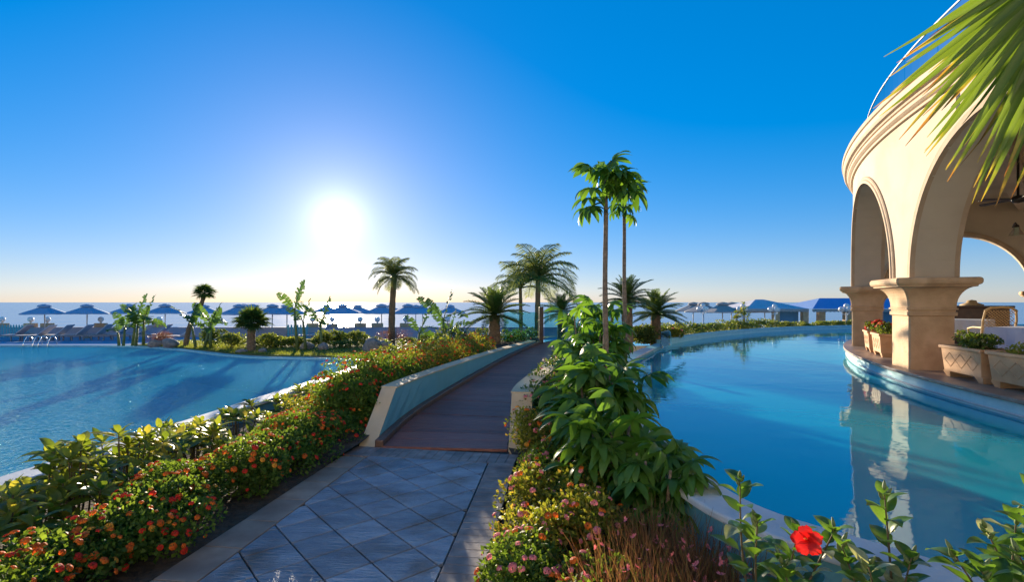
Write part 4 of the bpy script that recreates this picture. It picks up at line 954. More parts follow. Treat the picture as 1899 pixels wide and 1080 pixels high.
def umbrella_bush(label, loc, rx, ry, h, n, seed, s=1.0, lean=(0, 0), nst=6, lo=.12):
    r = np.random.default_rng(seed); root = thing('umbrella_shrub', label, 'shrub', loc)
    tips = []
    for k in range(nst):
        a = k * math.tau / nst + r.uniform(-.4, .4); q = r.uniform(.25, .6); tp = Vector((rx * q * math.cos(a) + lean[0], ry * q * math.sin(a) + lean[1], h * r.uniform(.72, .95)))
        b = Vector((tp.x * .2, tp.y * .2, -.05)); md = b.lerp(tp, .55) + Vector((tp.x * .12, tp.y * .12, 0)); MB().tube([b, md, tp], [.022, .017, .010], 6).build('stem', M['bark'], root, smooth=True); tips.append((b, md, tp))
    for k in range(n):
        b, md, tp = tips[r.integers(0, nst)]; t = lo + (1 - lo) * r.random() ** .7; p = b.lerp(md, t * 2) if t < .5 else md.lerp(tp, t * 2 - 1)
        a = r.uniform(0, math.tau); el = r.uniform(-.15, .55) + (t > .93) * .5; d = Vector((math.cos(a) * math.cos(el), math.sin(a) * math.cos(el), math.sin(el)))
        inst('leaf', UL[r.integers(0, 4)], root, basis(p, d, (0, 0, 1), s * r.uniform(.75, 1.2)))
    return root
def umbrella_tree(label, base, top, cr, ch, n, seed, s=1.0):
    r = np.random.default_rng(seed); root = thing('umbrella_tree', label, 'tree', base); tp = Vector(top) - Vector(base)
    pts = [Vector((0, 0, -.05)), tp * .3 + Vector((.035, 0, 0)), tp * .6 + Vector((.015, 0, 0)), tp * .85 + Vector((.02, .02, 0)), tp]
    MB().tube(smooth_line(pts, 5), [(.037 - .015 * k / 20) * (1.06 if k % 3 == 0 else 1) for k in range(21)], 10).build('trunk', M['bark'], root, smooth=True)
    for k in range(n):
        t = r.random(); p = tp + Vector((r.normal() * .03, r.normal() * .03, -ch * (1 - t) * .75)); a = k * 2.4 + r.uniform(-.4, .4); el = -.25 + 1.15 * t + r.normal() * .15
        d = Vector((math.cos(a) * math.cos(el), math.sin(a) * math.cos(el), math.sin(el))); inst('leaf', UL[r.integers(1, 4)], root, basis(p, d, (0, 0, 1), s * r.uniform(.75, 1.1)))
    return root
b = P(1116, 600, 6.0); umbrella_tree('tall slender umbrella tree with wide crown, rising from the leafy shrubs', (b.x, 6.0, .05), tuple(P(1122, 325, 6.0)), .4, .42, 19, 301, 1.08)
b = P(1158, 600, 7.9); umbrella_tree('shorter umbrella tree with small crown just behind the tall one', (b.x - .02, 7.9, .1), tuple(P(1156, 365, 7.9)), .4, .30, 12, 302, .92)
umbrella_bush('tall bushy umbrella shrub with drooping leaves around the slender trunks', (1.15, 7.2, .08), .62, .5, 1.55, 96, 303, 1.0, nst=9, lo=.2)
umbrella_bush('upright umbrella shrub behind the tall bushy one', (1.25, 8.3, .1), .5, .45, 1.75, 60, 304, 1.0, nst=5, lo=.3)
umbrella_bush('low dense umbrella shrub with glossy drooping leaves beside yellow lantanas', (.86, 5.0, .02), .58, .5, 1.02, 84, 305, .95, nst=8)
umbrella_bush('umbrella shrub spreading in front of the slender trunk', (.95, 5.9, .04), .5, .45, 1.1, 60, 306, .95, nst=6)
umbrella_bush('small umbrella shrub leaning over the calm pool coping', (1.08, 3.75, .0), .44, .40, .60, 66, 307, .85, nst=7)
umbrella_bush('umbrella shrub with sparse leaves between pink lantanas and pool coping', (.80, 4.25, .0), .42, .4, .78, 66, 308, .88, nst=7)
# --- lantanas and grasses to the right of the path
i = 0
YL = 'yellow-green lantana bush with pink and amber heads beside the cream parapet end'
for x, y, h in ((.22, 5.45, .70), (.46, 5.2, .72), (.40, 5.8, .62)):
    bush('lantana_bush', YL, 'bush', (x, y, -.02), .33, .33, h, .036, 2200, M['lantana2'], 330 + i, 'yellow lantanas by the parapet end', 12, [('pink', 8), ('amber', 7), ('orange', 5)], .42, .9); i += 1
PL_ = 'pink-flowered lantana bush spilling over the brick border of the path'
for x, y, h in ((.28, 4.6, .52), (.22, 3.98, .50), (.17, 3.4, .48), (.13, 2.85, .46), (.55, 4.15, .56), (.55, 3.5, .50), (.42, 2.6, .42), (.08, 2.3, .4)):
    bush('lantana_bush', PL_, 'bush', (x, y, -.02), .34, .38, h, .036, 2800, M['lantana2'] if i % 3 else M['lantana'], 340 + i, 'pink lantanas along the brick border', 13, [('pink', 20), ('orange', 9), ('amber', 2)], .42, .85); i += 1
for x, y in ((.55, 6.6), (.75, 7.7), (.9, 8.9), (1.1, 10.2), (1.5, 11.6), (2.0, 12.9)):
    p = deck_left(y); bush('rounded_shrub', 'dull olive shrub with few pink heads growing over the hidden parapet of the boardwalk', 'shrub', (p.x + 1.95, y, p.z), .42, .55, .75, .042, 1700, M['hedge'], 360 + i, 'olive shrubs along the boardwalk', 11, [('pink', 8)], .42, .9); i += 1
def grass_clump(label, loc, rad, h, n, seed, group, m, heads):
    r = np.random.default_rng(seed); root = thing('wiry_plant', label, 'plant', loc, 0, group); V = []; Fc = []
    for k in range(n):
        a = r.uniform(0, 6.28); q = rad * math.sqrt(r.random()); x, y = q * math.cos(a), q * math.sin(a); hh = h * r.uniform(.5, 1.1); lx, ly = r.normal(0, .16, 2) * hh + np.array([x, y]) * .35; w_ = .0022 + .0015 * r.random(); o = len(V); c, s = math.cos(a), math.sin(a)
        for t, ww in ((0, 1), (.4, .9), (.75, .6), (1.0, .15)): px_, py_ = x + lx * t * t, y + ly * t * t; V += [(px_ - s * w_ * ww, py_ + c * w_ * ww, hh * t), (px_ + s * w_ * ww, py_ - c * w_ * ww, hh * t)]
        for j in range(3): Fc.append((o + 2 * j, o + 2 * j + 1, o + 2 * j + 3, o + 2 * j + 2))
    f = ob('blades', npmesh('blades', V, Fc), m, root); f['kind'] = 'stuff'
    for k in range(heads):
        a = r.uniform(0, 6.28); q = rad * 1.1 * math.sqrt(r.random()); inst('blossom', BLO[k % 3], root, Matrix.Translation((q * math.cos(a), q * math.sin(a), h * r.uniform(.65, 1.05))) @ Matrix.Rotation(r.uniform(0, 6.3), 4, 'Z') @ Matrix.Rotation(r.uniform(-1.4, 1.4), 4, 'X') @ Matrix.Scale(r.uniform(.8, 1.5), 4))
    return root
i = 0
for x, y in ((.58, 2.75), (.78, 2.92), (.68, 2.45), (.92, 2.65), (1.05, 2.88), (1.18, 2.55), (.86, 3.12), (1.0, 2.3), (.75, 2.2), (.5, 2.4)):
    grass_clump('russet wiry clump with tiny coral-pink flowers in front of the pool coping', (x, y, -.02), .21, .42, 470, 400 + i, 'russet wiry clumps', M['redgrass'], 12); i += 1

# --- hibiscus
HL = [big_leaf_mesh('leaf', 1.0, .30, b, .28, 6, .012, .10, i) for i, b in enumerate((.3, .6, 1.0))]
for me in HL: me.materials.append(M['hib'])
BUD = MB().lathe([(0, -.012), (.007, -.006), (.010, .006), (.008, .022), (.003, .038), (0, .042)], n=8).mesh('bud', True); BUD.materials.append(M['greenstem'])
def hibiscus(label, base, shoots, seed, ll=.135):
    r = np.random.default_rng(seed); root = thing('hibiscus', label, 'shrub', base); B = Vector(base)
    for tip in shoots:
        tp = Vector(tip) - B; md = tp * .55 + Vector((r.normal() * .03, r.normal() * .03, .02)); ln = smooth_line([Vector((r.normal() * .02, r.normal() * .02, -.03)), md, tp], 6); MB().tube(ln, [.008 - .0055 * k / 12 for k in range(13)], 6).build('branch', M['stem'], root, smooth=True)
        n = 21
        for k in range(n):
            t = .22 + .76 * k / (n - 1); p = ln[min(12, int(t * 12))].lerp(ln[min(12, int(t * 12) + 1)], t * 12 % 1); a = k * 2.4 + r.uniform(-.3, .3); el = .1 + .6 * t + r.normal() * .2
            d = Vector((math.cos(a) * math.cos(el), math.sin(a) * math.cos(el), math.sin(el))); inst('leaf', HL[r.integers(0, 3)], root, basis(p, d, (0, 0, 1), ll * r.uniform(.75, 1.25) * (1.15 - .5 * t)))
        for k in range(3):
            a = r.uniform(0, 6.28); d = Vector((math.cos(a) * .5, math.sin(a) * .5, .9)); inst('bud', BUD, root, basis(tp + Vector((0, 0, -.02 * k)) + d * .02, Vector((d.y, -d.x, .01)), d, .85))
    return root
hibiscus('hibiscus shrub bearing the single red flower in front of the pool coping', (1.12, 2.25, .02), [tuple(P(1372, 890, 2.32)), tuple(P(1480, 985, 2.2)), tuple(P(1405, 965, 2.15)), tuple(P(1548, 985, 2.2)), tuple(P(1450, 1040, 2.05))], 501)
hibiscus('young hibiscus with upright budded shoots over the reflecting pool', (1.62, 2.15, .02), [tuple(P(1640, 915, 2.25)), tuple(P(1560, 1010, 2.1)), tuple(P(1690, 1035, 2.1)), tuple(P(1610, 1050, 1.95))], 502)
hibiscus('dense leafy hibiscus with fat buds at the edge of the calm pool', (2.02, 1.95, .02), [tuple(P(1830, 985, 2.0)), tuple(P(1885, 960, 2.05)), tuple(P(1770, 1030, 1.9)), tuple(P(1890, 1030, 1.8)), tuple(P(1925, 915, 1.95)), tuple(P(1820, 1060, 1.8))], 503, .145)
fl = P(1497, 1003, 2.12); hf = thing('hibiscus_flower', 'single open red hibiscus flower with long stamen', 'flower', fl)
ax = Vector((-.45, -.75, .25)).normalized(); u_ = ax.orthogonal().normalized(); v_ = ax.cross(u_)
def petal_mesh(seed, ln=.074):
    r = np.random.default_rng(seed); V = []; Fc = []; K = 7; e = .5; y_ = z_ = 0.0
    for i in range(K + 1):
        q = i / K; ww = ln * .40 * (q ** .8) * (1 - max(0, q - .72) ** 1.6 * 5.2) + .004
        for j in range(-2, 3): V.append((ww * j / 2, y_ - abs(j) * .003 * q, z_ + .10 * ww * abs(j) / 2 + (r.normal() * .0055 * q if abs(j) > 0 or i == K else 0)))
        e -= .30 * q + .06; y_ += math.cos(e) * ln / K; z_ += math.sin(e) * ln / K
    for i in range(K):
        for j in range(4): Fc.append((i * 5 + j, i * 5 + j + 1, i * 5 + j + 6, i * 5 + j + 5))
    return npmesh('petal', V, Fc, True)
PT = [petal_mesh(s) for s in (1, 2, 3)]
for me in PT: me.materials.append(M['hibred'])
for k in range(5):
    th = k * math.tau / 5 + .3; d = (u_ * math.cos(th) + v_ * math.sin(th)) + ax * .55; inst('petal', PT[k % 3], hf, basis((0, 0, 0), d, ax, 1.0))
MB().tube([(0, 0, 0), ax * .04 + Vector((0, 0, .004)), ax * .08 + Vector((-.005, 0, .014))], [.003, .0028, .0022], 6).build('stamen', M['hibred'], hf)
sm_ = flower_head('pollen_head', M['orange'], .006, 14, 3); inst('pollen_head', sm_, hf, Matrix.Translation(ax * .082 + Vector((-.005, 0, .014))))
MB().tube([(0, 0, 0), -ax * .03, -ax * .05 + Vector((0, 0, -.05))], [.005, .003, .002], 6).build('flower_stalk', M['greenstem'], hf)

# --- cycads and palms
def frond_mesh(name, L_, nl, ll, e0, e1, wd, m, vang=.5, ldroop=.3, seed=0, sweep_=.75, taper=.75):
    """feather frond along +Y: rachis bending from elevation e0 to e1, paired leaflets"""
    r = np.random.default_rng(seed); V = []; Fc = []; K = 12; pts = [np.zeros(3)]; tg = []
    for i in range(K):
        e = e0 + (e1 - e0) * (i / (K - 1)) ** 1.1; t = np.array([0, math.cos(e), math.sin(e)]); tg.append(t); pts.append(pts[-1] + t * L_ / K)
    tg.append(tg[-1]); mb = MB().tube([tuple(p) for p in pts], [.018 * L_ * (1 - .8 * i / K) for i in range(K + 1)], 4, False); V += mb.v; Fc += mb.f
    for j in range(nl):
        q = .10 + .88 * (j + .5) / nl; f = q * K; i = min(int(f), K - 1); p = pts[i] + (pts[i + 1] - pts[i]) * (f - i); t = tg[i]; nrm = np.array([0, -t[2], t[1]])
        l_ = ll * (math.sin(math.pi * (.15 + .8 * q)) ** taper) * r.uniform(.9, 1.1)
        for sd in (-1, 1):
            d = np.array([sd, 0, 0]) * math.cos(sweep_) + t * math.sin(sweep_) + nrm * vang * .6 + r.normal(size=3) * .05; d /= np.linalg.norm(d); w_ = t * wd
            md = p + d * l_ * .55; d2 = d + np.array([0, 0, -ldroop]); d2 /= np.linalg.norm(d2); tp = md + d2 * l_ * .45; o = len(V)
            V += [tuple(p - w_ * .6), tuple(p + w_ * .6), tuple(md + w_), tuple(md - w_), tuple(tp), tuple(tp + w_ * .2)]; Fc += [(o, o + 1, o + 2, o + 3), (o + 3, o + 2, o + 5, o + 4)]
    me = npmesh(name, V, Fc); me.materials.append(m); return me
CY = [frond_mesh('frond', 1.0, 38, .20, R(e), R(e - dd), .0105, M['cycad'], .45, .1, k, .55) for k, (e, dd) in enumerate(((78, 30), (58, 45), (38, 48), (16, 40), (-8, 22)))]
def cycad(label, base, h, rad, n, seed, tr=.15):
    r = np.random.default_rng(seed); root = thing('cycad', label, 'cycad', base)
    pr = []; 
    for k in range(13): pr.append((tr * (1.0 + (.12 if k % 2 else 0)) * (1.1 - .25 * k / 12), h * k / 12 - .05))
    pr.append((.02, h + .02)); MB().lathe(pr, n=14).build('trunk', M['palmbark'], root)
    for k in range(n):
        t = (k + .5) / n; v = min(4, int(t * 5)); a = k * 2.39996 + r.normal() * .12; s = rad * r.uniform(.88, 1.08) * (.85 if v == 0 else 1.0)
        inst('frond', CY[v], root, Matrix.Translation((0, 0, h)) @ Matrix.Rotation(a, 4, 'Z') @ Matrix.Rotation(r.normal() * .08, 4, 'X') @ Matrix.Scale(s, 4))
    return root
b = P(917, 600, 15.0); cycad('large cycad rising from rounded shrubs at the end of the boardwalk', (b.x, 15.0, .15), 1.18, 1.08, 50, 601, .17)
b = P(1041, 600, 19.0); cycad('cycad seen behind the glass railing', (b.x, 19.0, -.3), 1.6, .95, 36, 602)
b = P(1163, 600, 13.6); cycad('cycad with tall fronds behind the short umbrella tree', (b.x, 13.6, .1), 1.65, .88, 40, 603)
b = P(1216, 610, 16.9); cycad('cycad mirrored in the calm pool beside the little glass panel', (b.x, 16.9, .30), 1.02, 1.05, 50, 604, .17)
PM = [frond_mesh('frond', 1.0, 46, .34, R(e), R(e - dd), .0075, M['palm'], .2, 1.0, 20 + k, .7) for k, (e, dd) in enumerate(((80, 75), (62, 100), (42, 105), (20, 90), (-8, 60)))]
def feather_palm(label, pts, tr, rad, n, seed, lo=0.0, hi=1.0):
    r = np.random.default_rng(seed); root = thing('feather_palm', label, 'palm tree', pts[0]); B = Vector(pts[0]); ln = smooth_line([Vector(p) - B for p in pts], 6); K = len(ln)
    MB().tube(ln, [tr * (1.15 - .35 * k / (K - 1)) * (1 + (.10 if k % 2 else 0)) for k in range(K)], 10).build('trunk', M['palmbark'], root)
    for k in range(n):
        t = lo + (hi - lo) * (k + .5) / n; v = min(4, int(t * 5)); a = k * 2.39996 + r.normal() * .15; s = rad * r.uniform(.85, 1.12)
        inst('frond', PM[v], root, Matrix.Translation(ln[-1]) @ Matrix.Rotation(a, 4, 'Z') @ Matrix.Rotation(r.normal() * .1, 4, 'X') @ Matrix.Scale(s, 4))
    return root
feather_palm('single feather palm with a thick straight trunk above the russet bush and boulders', [tuple(P(726, 650, 20.8)), tuple(P(727, 580, 20.8)), tuple(P(731, 515, 20.8))], .125, 1.15, 34, 611)
feather_palm('taller of the two feather palms beyond the boardwalk, with the fuller crown', [tuple(P(997, 640, 21.5)), tuple(P(997, 580, 21.5)), tuple(P(998, 520, 21.5))], .12, 2.15, 24, 612, .0, .85)
feather_palm('slim feather palm leaning beside the taller palm beyond the boardwalk', [tuple(P(966, 640, 22.5)), tuple(P(966, 590, 22.5)), tuple(P(965, 535, 22.5))], .085, 1.85, 12, 613, .1, .7)
def fan_mesh(name, n, rad, m, pet, spread_=2.3, seed=0, droop=.25):
    r = np.random.default_rng(seed); V = []; Fc = []; mb = MB().tube([(0, 0, 0), (0, pet, .02)], .008, 4, False); V += mb.v; Fc += mb.f
    for k in range(n):
        a = -spread_ + 2 * spread_ * k / (n - 1); L_ = rad * r.uniform(.85, 1.08) * (.75 + .25 * math.cos(a * .6)); d = np.array([math.sin(a), math.cos(a), 0]); s = np.array([math.cos(a), -math.sin(a), 0]); o = len(V); c = np.array([0, pet, .02]); w_ = rad * spread_ / n * .75
        for q, ww in ((.03, .1), (.5, .9), (.8, .45), (1.0, .06)):
            p = c + d * L_ * q + np.array([0, 0, -droop * L_ * q ** 2.2 + r.normal() * .004]); V += [tuple(p - s * w_ * ww + np.array([0, 0, w_ * ww * .7])), tuple(p), tuple(p + s * w_ * ww + np.array([0, 0, w_ * ww * .7]))]
        for i in range(3):
            for j in range(2): Fc.append((o + i * 3 + j, o + i * 3 + j + 1, o + i * 3 + j + 4, o + i * 3 + j + 3))
    me = npmesh(name, V, Fc); me.materials.append(m); return me
FN = [fan_mesh('fan_leaf', 20, .42, M['cycad'], .34, 2.2, s, .15 + .2 * s) for s in range(3)]
def fan_palm(label, pts, tr, s, n, seed, lo=-.35, hi=1.35):
    r = np.random.default_rng(seed); root = thing('fan_palm', label, 'palm tree', pts[0]); B = Vector(pts[0]); ln = smooth_line([Vector(p) - B for p in pts], 6); K = len(ln)
    MB().tube(ln, [tr * (1.1 - .3 * k / (K - 1)) * (1 + (.12 if k % 2 else 0)) for k in range(K)], 9).build('trunk', M['palmbark'], root)
    for k in range(n):
        el = hi - (hi - lo) * (k + .5) / n; a = k * 2.4 + r.normal() * .2; d = Vector((math.cos(a) * math.cos(el), math.sin(a) * math.cos(el), math.sin(el)))
        inst('fan_leaf', FN[r.integers(0, 3)], root, basis(ln[-1], d, (0, 0, 1), s * r.uniform(.85, 1.1)))
    return root
fan_palm('squat fan palm with a dense round crown on the lawn', [tuple(P(466, 655, 18.4)), tuple(P(466, 630, 18.4)), tuple(P(467, 602, 18.4))], .14, .92, 40, 621, -.25, 1.4)
fan_palm('small fan palm with a leaning bare trunk above the banana clump', [tuple(P(342, 655, 20.5)), tuple(P(352, 605, 20.5)), tuple(P(372, 568, 20.5)), tuple(P(379, 545, 20.5))], .085, .62, 30, 622, -.5, 1.4)
def banana_mesh(seed, bend, m):
    r = np.random.default_rng(seed); V = []; Fc = []; K = 14; y = z = 0.0; e = .1; pts = []
    for i in range(K + 1):
        pts.append((y, z)); e -= bend / K * (.3 + 1.3 * i / K); y += math.cos(e) / K; z += math.sin(e) / K
    mb = MB().tube([(0, -.22, -.02), (0, 0, 0)] + [(0, a, b) for a, b in pts[1::4]], [.02, .016, .012, .008, .006, .004][:2 + len(pts[1::4])], 5, False); V += mb.v; Fc += mb.f
    for i in range(K):
        q0, q1 = i / K, (i + 1) / K
        for sd in (-1, 1):
            if r.random() < .06 and i > 2: continue
            w0 = .20 * math.sin(math.pi * min(1, .10 + .88 * q0)) ** .6; w1 = .20 * math.sin(math.pi * min(1, .10 + .88 * q1)) ** .6; dr = r.uniform(-.45, .25); gap = .12 / K if r.random() < .55 else 0
            (y0, z0), (y1, z1) = pts[i], pts[i + 1]; o = len(V); V += [(0, y0, z0), (0, y1, z1), (sd * w1, y1 + .03 - gap, z1 + dr * w1), (sd * w0, y0 + .03 + gap, z0 + dr * w0)]; Fc.append((o, o + 1, o + 2, o + 3))
    me = npmesh('leaf', V, Fc); me.materials.append(m); return me
BN = [banana_mesh(s, b, M['banana']) for s, b in enumerate((.3, .8, 1.4, 2.0))]
def banana(label, base, stems, seed):
    r = np.random.default_rng(seed); root = thing('banana_plant', label, 'banana plant', base)
    for x, y, h, n, ll in stems:
        lean = Vector((r.normal() * .08, r.normal() * .05, h)); o = Vector((x, y, -.04)); MB().tube([o, o + lean * .5, o + lean], [.06, .05, .03], 8).build('stem', M['greenstem'], root, smooth=True)
        for k in range(n):
            a = k * 2.4 + r.uniform(0, 1); el = 1.25 - .95 * k / max(1, n - 1) + r.normal() * .1; d = Vector((math.cos(a) * math.cos(el), math.sin(a) * math.cos(el), math.sin(el)))
            inst('leaf', BN[min(3, k)], root, basis(o + lean + d * .1, d, (r.normal() * .5, r.normal() * .5, 1), ll * 1.35 * r.uniform(.8, 1.1)))
    return root
b = G(219, 642, -.05); banana('banana clump with four upright stems at the tip of the lawn', (b.x + .2, 21.0, -.05), [(-.35, 0, .75, 4, .72), (-.05, .1, 1.0, 4, .75), (.2, -.05, .85, 4, .72), (.4, .1, 1.05, 3, .75), (-.6, .1, .55, 3, .5)], 631)
b = G(350, 650, -.05); banana('banana clump beside the leaning fan palm', (b.x, 19.6, -.05), [(-.3, 0, .9, 4, .7), (-.05, .1, .7, 3, .6), (.25, 0, 1.0, 4, .65)], 632)
b = G(531, 655, -.05); banana('tall banana plant with one broad leaf raised above the parasols', (b.x, 18.6, -.05), [(0, 0, 1.55, 3, .72), (.27, .1, 1.1, 3, .6)], 633)
b = G(562, 655, -.05); banana('banana plant with a drooping leaf in front of the sun glitter', (b.x, 19.4, -.05), [(0, 0, .95, 4, .72)], 634)
b = P(822, 620, 17.0); banana('thin banana plant with one furled upright leaf behind the rosette shrubs', (b.x, 17.0, -.05), [(0, 0, 1.25, 3, .75), (-.9, .1, .75, 4, .62), (.2, .2, .8, 4, .6)], 635)
# --- shrubs, grasses and boulders on the lawn and by the sea
def at_lawn(px, d): return ((px - CX) / F * d, d, -.06)
rock(at_lawn(317, 20.2), (.32, .25, .22), 'smooth grey boulder under the russet bush near the banana clumps', 1); rock(at_lawn(288, 20.6), (.28, .22, .16), 'flat boulder beside the smooth grey one near the banana clumps', 2)
rock(at_lawn(690, 18.2), (.34, .28, .30), 'large pale boulder on the lawn below the feather palm', 3); rock(at_lawn(718, 18.8), (.30, .25, .22), 'low boulder beside the large pale one below the feather palm', 4)
rock(at_lawn(448, 17.8), (.20, .14, .08), 'small flat stone at the foot of the squat fan palm', 5); rock(at_lawn(487, 17.9), (.13, .12, .10), 'small round stone beside the squat fan palm', 6); rock(at_lawn(570, 19), (.25, .2, .18), 'grey stone half hidden behind the banana plants', 7); rock(at_lawn(600, 18.8), (.2, .18, .17), 'pale stone behind the sunlit lawn shrubs', 8)
i = 0
for px, d, rx, h in ((305, 20.9, .62, .66), (727, 20.2, .85, .80)):
    lab = 'russet twiggy bush above the smooth grey boulder' if i == 0 else 'russet twiggy bush at the foot of the single feather palm'
    bush('russet_bush', lab, 'bush', at_lawn(px, d), rx, rx * .8, h, .085, 2600, M['russet'], 700 + i, None, 12, None, .44, T=(np.array([(-.03, 0, 0), (.03, 0, 0), (.02, 1, 0), (-.02, 1, 0)]), np.array([(0, 1, 2, 3)]))); i += 1
for px, d, rx, h, m, lab in ((396, 20.2, .55, .98, 'hedge', 'dark round shrub between the leaning palm and the squat fan palm'), (430, 19.6, .62, .62, 'lighthedge', 'light green shrub beside the squat fan palm trunk'), (500, 19.6, .58, .66, 'lighthedge', 'yellowish shrub on the lawn between palm and banana'), (545, 20.2, .6, .42, 'lighthedge', 'low bright shrub at the foot of the banana plants'), (605, 20.6, .62, .75, 'lighthedge', 'feathery sunlit shrub in front of the sea glitter'), (632, 20.8, .5, .66, 'hedge', 'small dark shrub beside the feathery sunlit one'), (662, 20.4, .55, .70, 'lighthedge', 'spiky sunlit shrub near the large pale boulder'), (803, 18.6, .7, .75, 'hedge', 'dark shrub under the thin banana plant'), (845, 18.2, .6, .62, 'lighthedge', 'fresh green shrub between banana and cycad')):
    bush('garden_shrub', lab, 'shrub', at_lawn(px, d), rx, rx * .8, h, .085, 1200, M[m], 720 + i, None, 9, None, .44); i += 1
for px, d in ((470, 20.3), (520, 20.6), (580, 20.4), (640, 19.6), (685, 20.8), (760, 20.6)):
    bush('low_hedge', 'low dark clipped hedge along the back of the lawn', 'hedge', at_lawn(px, d), .75, .4, .40, .06, 1100, M['hedge'], 740 + i, 'low hedges behind the lawn', 9, None, .46); i += 1
# long clipped hedge behind the far pool wall
k = 0; s_acc = 0
for a, b in zip(FW[:-1], FW[1:]):
    n = max(1, round((b - a).length / .95))
    for j in range(n):
        p = a + (b - a) * ((j + .5) / n); px = CX + F * p.x / p.y
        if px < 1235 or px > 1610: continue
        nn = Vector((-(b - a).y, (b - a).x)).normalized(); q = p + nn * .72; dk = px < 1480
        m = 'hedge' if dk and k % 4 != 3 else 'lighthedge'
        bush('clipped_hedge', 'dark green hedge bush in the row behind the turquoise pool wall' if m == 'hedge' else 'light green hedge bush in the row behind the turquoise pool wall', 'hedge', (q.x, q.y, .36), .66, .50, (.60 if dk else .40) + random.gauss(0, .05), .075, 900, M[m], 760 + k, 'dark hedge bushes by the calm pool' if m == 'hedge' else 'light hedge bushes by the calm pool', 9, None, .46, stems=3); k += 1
p = P(1385, 600, 23.5)
rosette_shrub('tall_leafy_shrub', 'tall yellow-green leafy shrub standing above the clipped hedge', 'shrub', (p.x, 23.9, .36), .45, .4, 1.25, 30, .20, 790, None, 7)
for px, d, lab in ((1252, 17.9, 'reddish-green bush right beside the mirrored cycad'), (1190, 17.6, 'small bush with bright pink flowers by the small pool')):
    p = P(px, 600, d); bush('garden_shrub', lab, 'shrub', (p.x, d, .32), .5, .4, .62, .06, 1200, M['lantana2'], 795 + px, None, 9, [('pink', 10 if px < 1200 else 4), ('red', 8 if px < 1200 else 0)], .44, 1.9)
# --- plants in the planters
for (pr, zr), p, ang, ln in PLN:
    k = int(ang * 10); lab = {1667: 'trailing green ivy geranium in the planter beside the column', 1701: 'sparse leafy seedlings in the planter by the blue linen table', 1520: 'red-flowered geranium in the planter behind the column', 1556: 'dark leafy geranium in the planter behind the column'}[k]
    fl_ = [('red', 34)] if k == 1520 else ([('red', 8)] if k == 1556 else None)
    bush('potted_geranium', lab, 'potted plant', (p.x, p.y, TZ + zr), ln * .52, .26, .34 if k != 1701 else .22, .045, 1500 if k != 1701 else 420, M['hedge'] if k != 1701 else M['lighthedge'], 800 + k, None, 11, fl_, .40, 2.4 if k < 1600 else 1.5, stems=5, rz=R(ang + 90), zmin=-.02)
# --- fan palm hanging over the pool corner
fp_root = thing('washing_palm', 'large fan palm fronds with browned tips hanging over the pool', 'palm tree', (3.35, 1.15, 0)); fp_root.name = 'overhanging_fan_palm'
MB().tube([(0, 0, -.1), (.02, 0, 1.5), (0, .02, 3.2), (-.02, .03, 3.75)], [.22, .19, .18, .14], 12).build('trunk', M['palmbark'], fp_root)
def blade_mesh(L_, w_, seed):
    r = np.random.default_rng(seed); V = []; Fc = []; K = 9; bend = r.uniform(-.05, .12)
    for i in range(K + 1):
        q = i / K; ww = w_ * (min(1, .25 + 1.6 * q) if q < .5 else max(.02, (1 - q) / .5) ** .75); y_ = L_ * q; z_ = -bend * L_ * q * q - (.20 * L_ * max(0, q - .72) ** 1.6)
        V += [(-ww, y_, z_ + ww * .55), (0, y_, z_), (ww, y_, z_ + ww * .55)]
    for i in range(K):
        for j in range(2): Fc.append((i * 3 + j, i * 3 + j + 1, i * 3 + j + 4, i * 3 + j + 3))
    me = npmesh('blade', V, Fc, False); me.materials.append(M['blade']); return me
BLD = [blade_mesh(1.0, .0195, s) for s in range(5)]
def big_frond(hub, axis, facing, n, spread_, seed, rad, off=(0, 0, 0)):
    r = np.random.default_rng(seed); hubl = Vector(hub) - Vector(fp_root.location); crown = Vector((-.02, .03, 3.7))
    md = crown.lerp(hubl, .5) + Vector((0, 0, .22)); f = MB().tube(smooth_line([crown, md, hubl], 5), [.022, .02, .018, .018, .016, .016, .014, .014, .012, .012, .010], 7).build('frond', M['greenstem'], fp_root, smooth=True)
    ax_ = Vector(axis).normalized(); nz = Vector(facing).normalized(); nz = (nz - ax_ * nz.dot(ax_)).normalized(); sd = ax_.cross(nz)
    for k in range(n):
        a = -spread_ + 2 * spread_ * (k + .5) / n + r.normal() * .015; d = ax_ * math.cos(a) + sd * math.sin(a) + nz * r.normal() * .05 + Vector((0, 0, -.12))
        inst('blade', BLD[r.integers(0, 5)], f, basis(hubl, d, nz + sd * r.normal() * .35, rad * (.62 + .38 * math.cos(a * .95)) * r.uniform(.88, 1.06)))
hb = P(2030, -120, 2.05); big_frond(hb, (.08, .05, -1.0), (-.2, -1, .2), 76, 1.26, 901, 1.10)
hb = P(2045, -150, 2.4); big_frond(hb, (.02, .10, -1.0), (-.1, -1, .3), 58, 1.15, 902, 1.18)

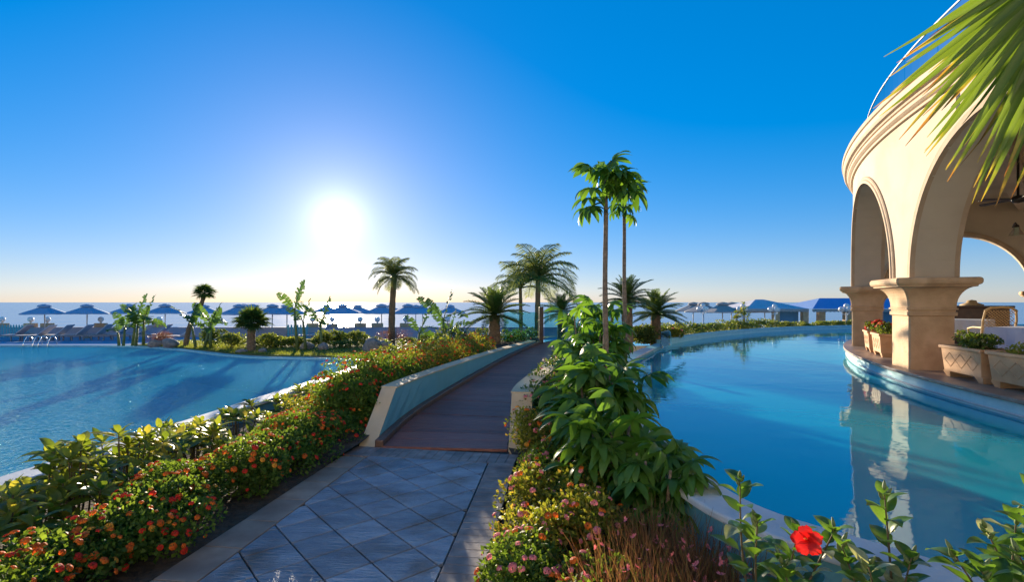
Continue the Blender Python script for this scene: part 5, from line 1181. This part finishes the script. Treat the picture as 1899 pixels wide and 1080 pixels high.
# --- grass blades on the lawn
V = []; Fc = []; r = np.random.default_rng(5); xs = [p[0] for p in far_shore[::-1]]; ys = [p[1] for p in far_shore[::-1]]
for k in range(16000):
    x = r.uniform(-15.2, -3.6); y0 = np.interp(x, xs, ys) + .34; y = y0 + r.random() ** 1.4 * 2.6; h = r.uniform(.03, .075); a = r.uniform(0, 3.14); lx, ly = r.normal(0, .02, 2); o = len(V)
    V += [(x - .008 * math.cos(a), y - .008 * math.sin(a), -.05), (x + .008 * math.cos(a), y + .008 * math.sin(a), -.05), (x + lx, y + ly, -.05 + h)]; Fc.append((o, o + 1, o + 2))
tag(ob('grass', npmesh('grass', V, Fc), M['lighthedge']), 'short green grass of the narrow lawn by the pool rim', 'grass', kind='stuff')

M['bouncewhite'] = pm('bounce_render', (.70, .65, .56), (.76, .71, .62), 1.2, .85, .12, 50)  # pale render chosen so the added wing throws back more sunlight
# --- unseen hotel wing and paving behind the viewer, added to bounce warm sunlight forward
sheet('bounce_paving', [(-40, -2.55), (3.0, -2.55), (3.0, -16), (-40, -16)], -.03, M['strip'], 'unseen paving behind the viewer, added to bounce sunlight towards the garden path', 'paving', thick=.4)  # paving out of view, added with the wing as a bounce surface
hw = thing('bounce_wing', 'unseen cream three-storey hotel wing, added to bounce sunlight onto the pool gardens', 'building', (-14, -10.5, -.05))
BW, SH = 3.6, 3.3
for st in range(3):
    for k in range(13):
        x = (k - 6) * BW; z = st * SH
        for bx_, dx_ in (((x - 1.35, z + 1.65), (.9, SH)), ((x + 1.35, z + 1.65), (.9, SH))): MB().box((bx_[0], -.2, bx_[1]), (dx_[0], .4, dx_[1])).build('wall_pier', M['bouncewhite'], hw)
        MB().box((x, -.2, z + 2.85), (1.8, .4, .9)).build('wall_panel', M['bouncewhite'], hw)
        wn = MB().box((x, -.28, z + 1.2), (1.8, .06, 2.4)).build('window', M['bluewall'], hw)
        for q in (-.86, 0, .86): MB().box((x + q, -.22, z + 1.2), (.07, .06, 2.4)).build('frame', M['white'], wn)
for st in range(1, 4): MB().box((0, .06, st * SH), (47.2, .32, .24)).build('string_course', M['cornice'], hw)
MB().box((0, -4, 3 * SH + .3), (47.4, 8.4, .3)).build('roof', M['bouncewhite'], hw)
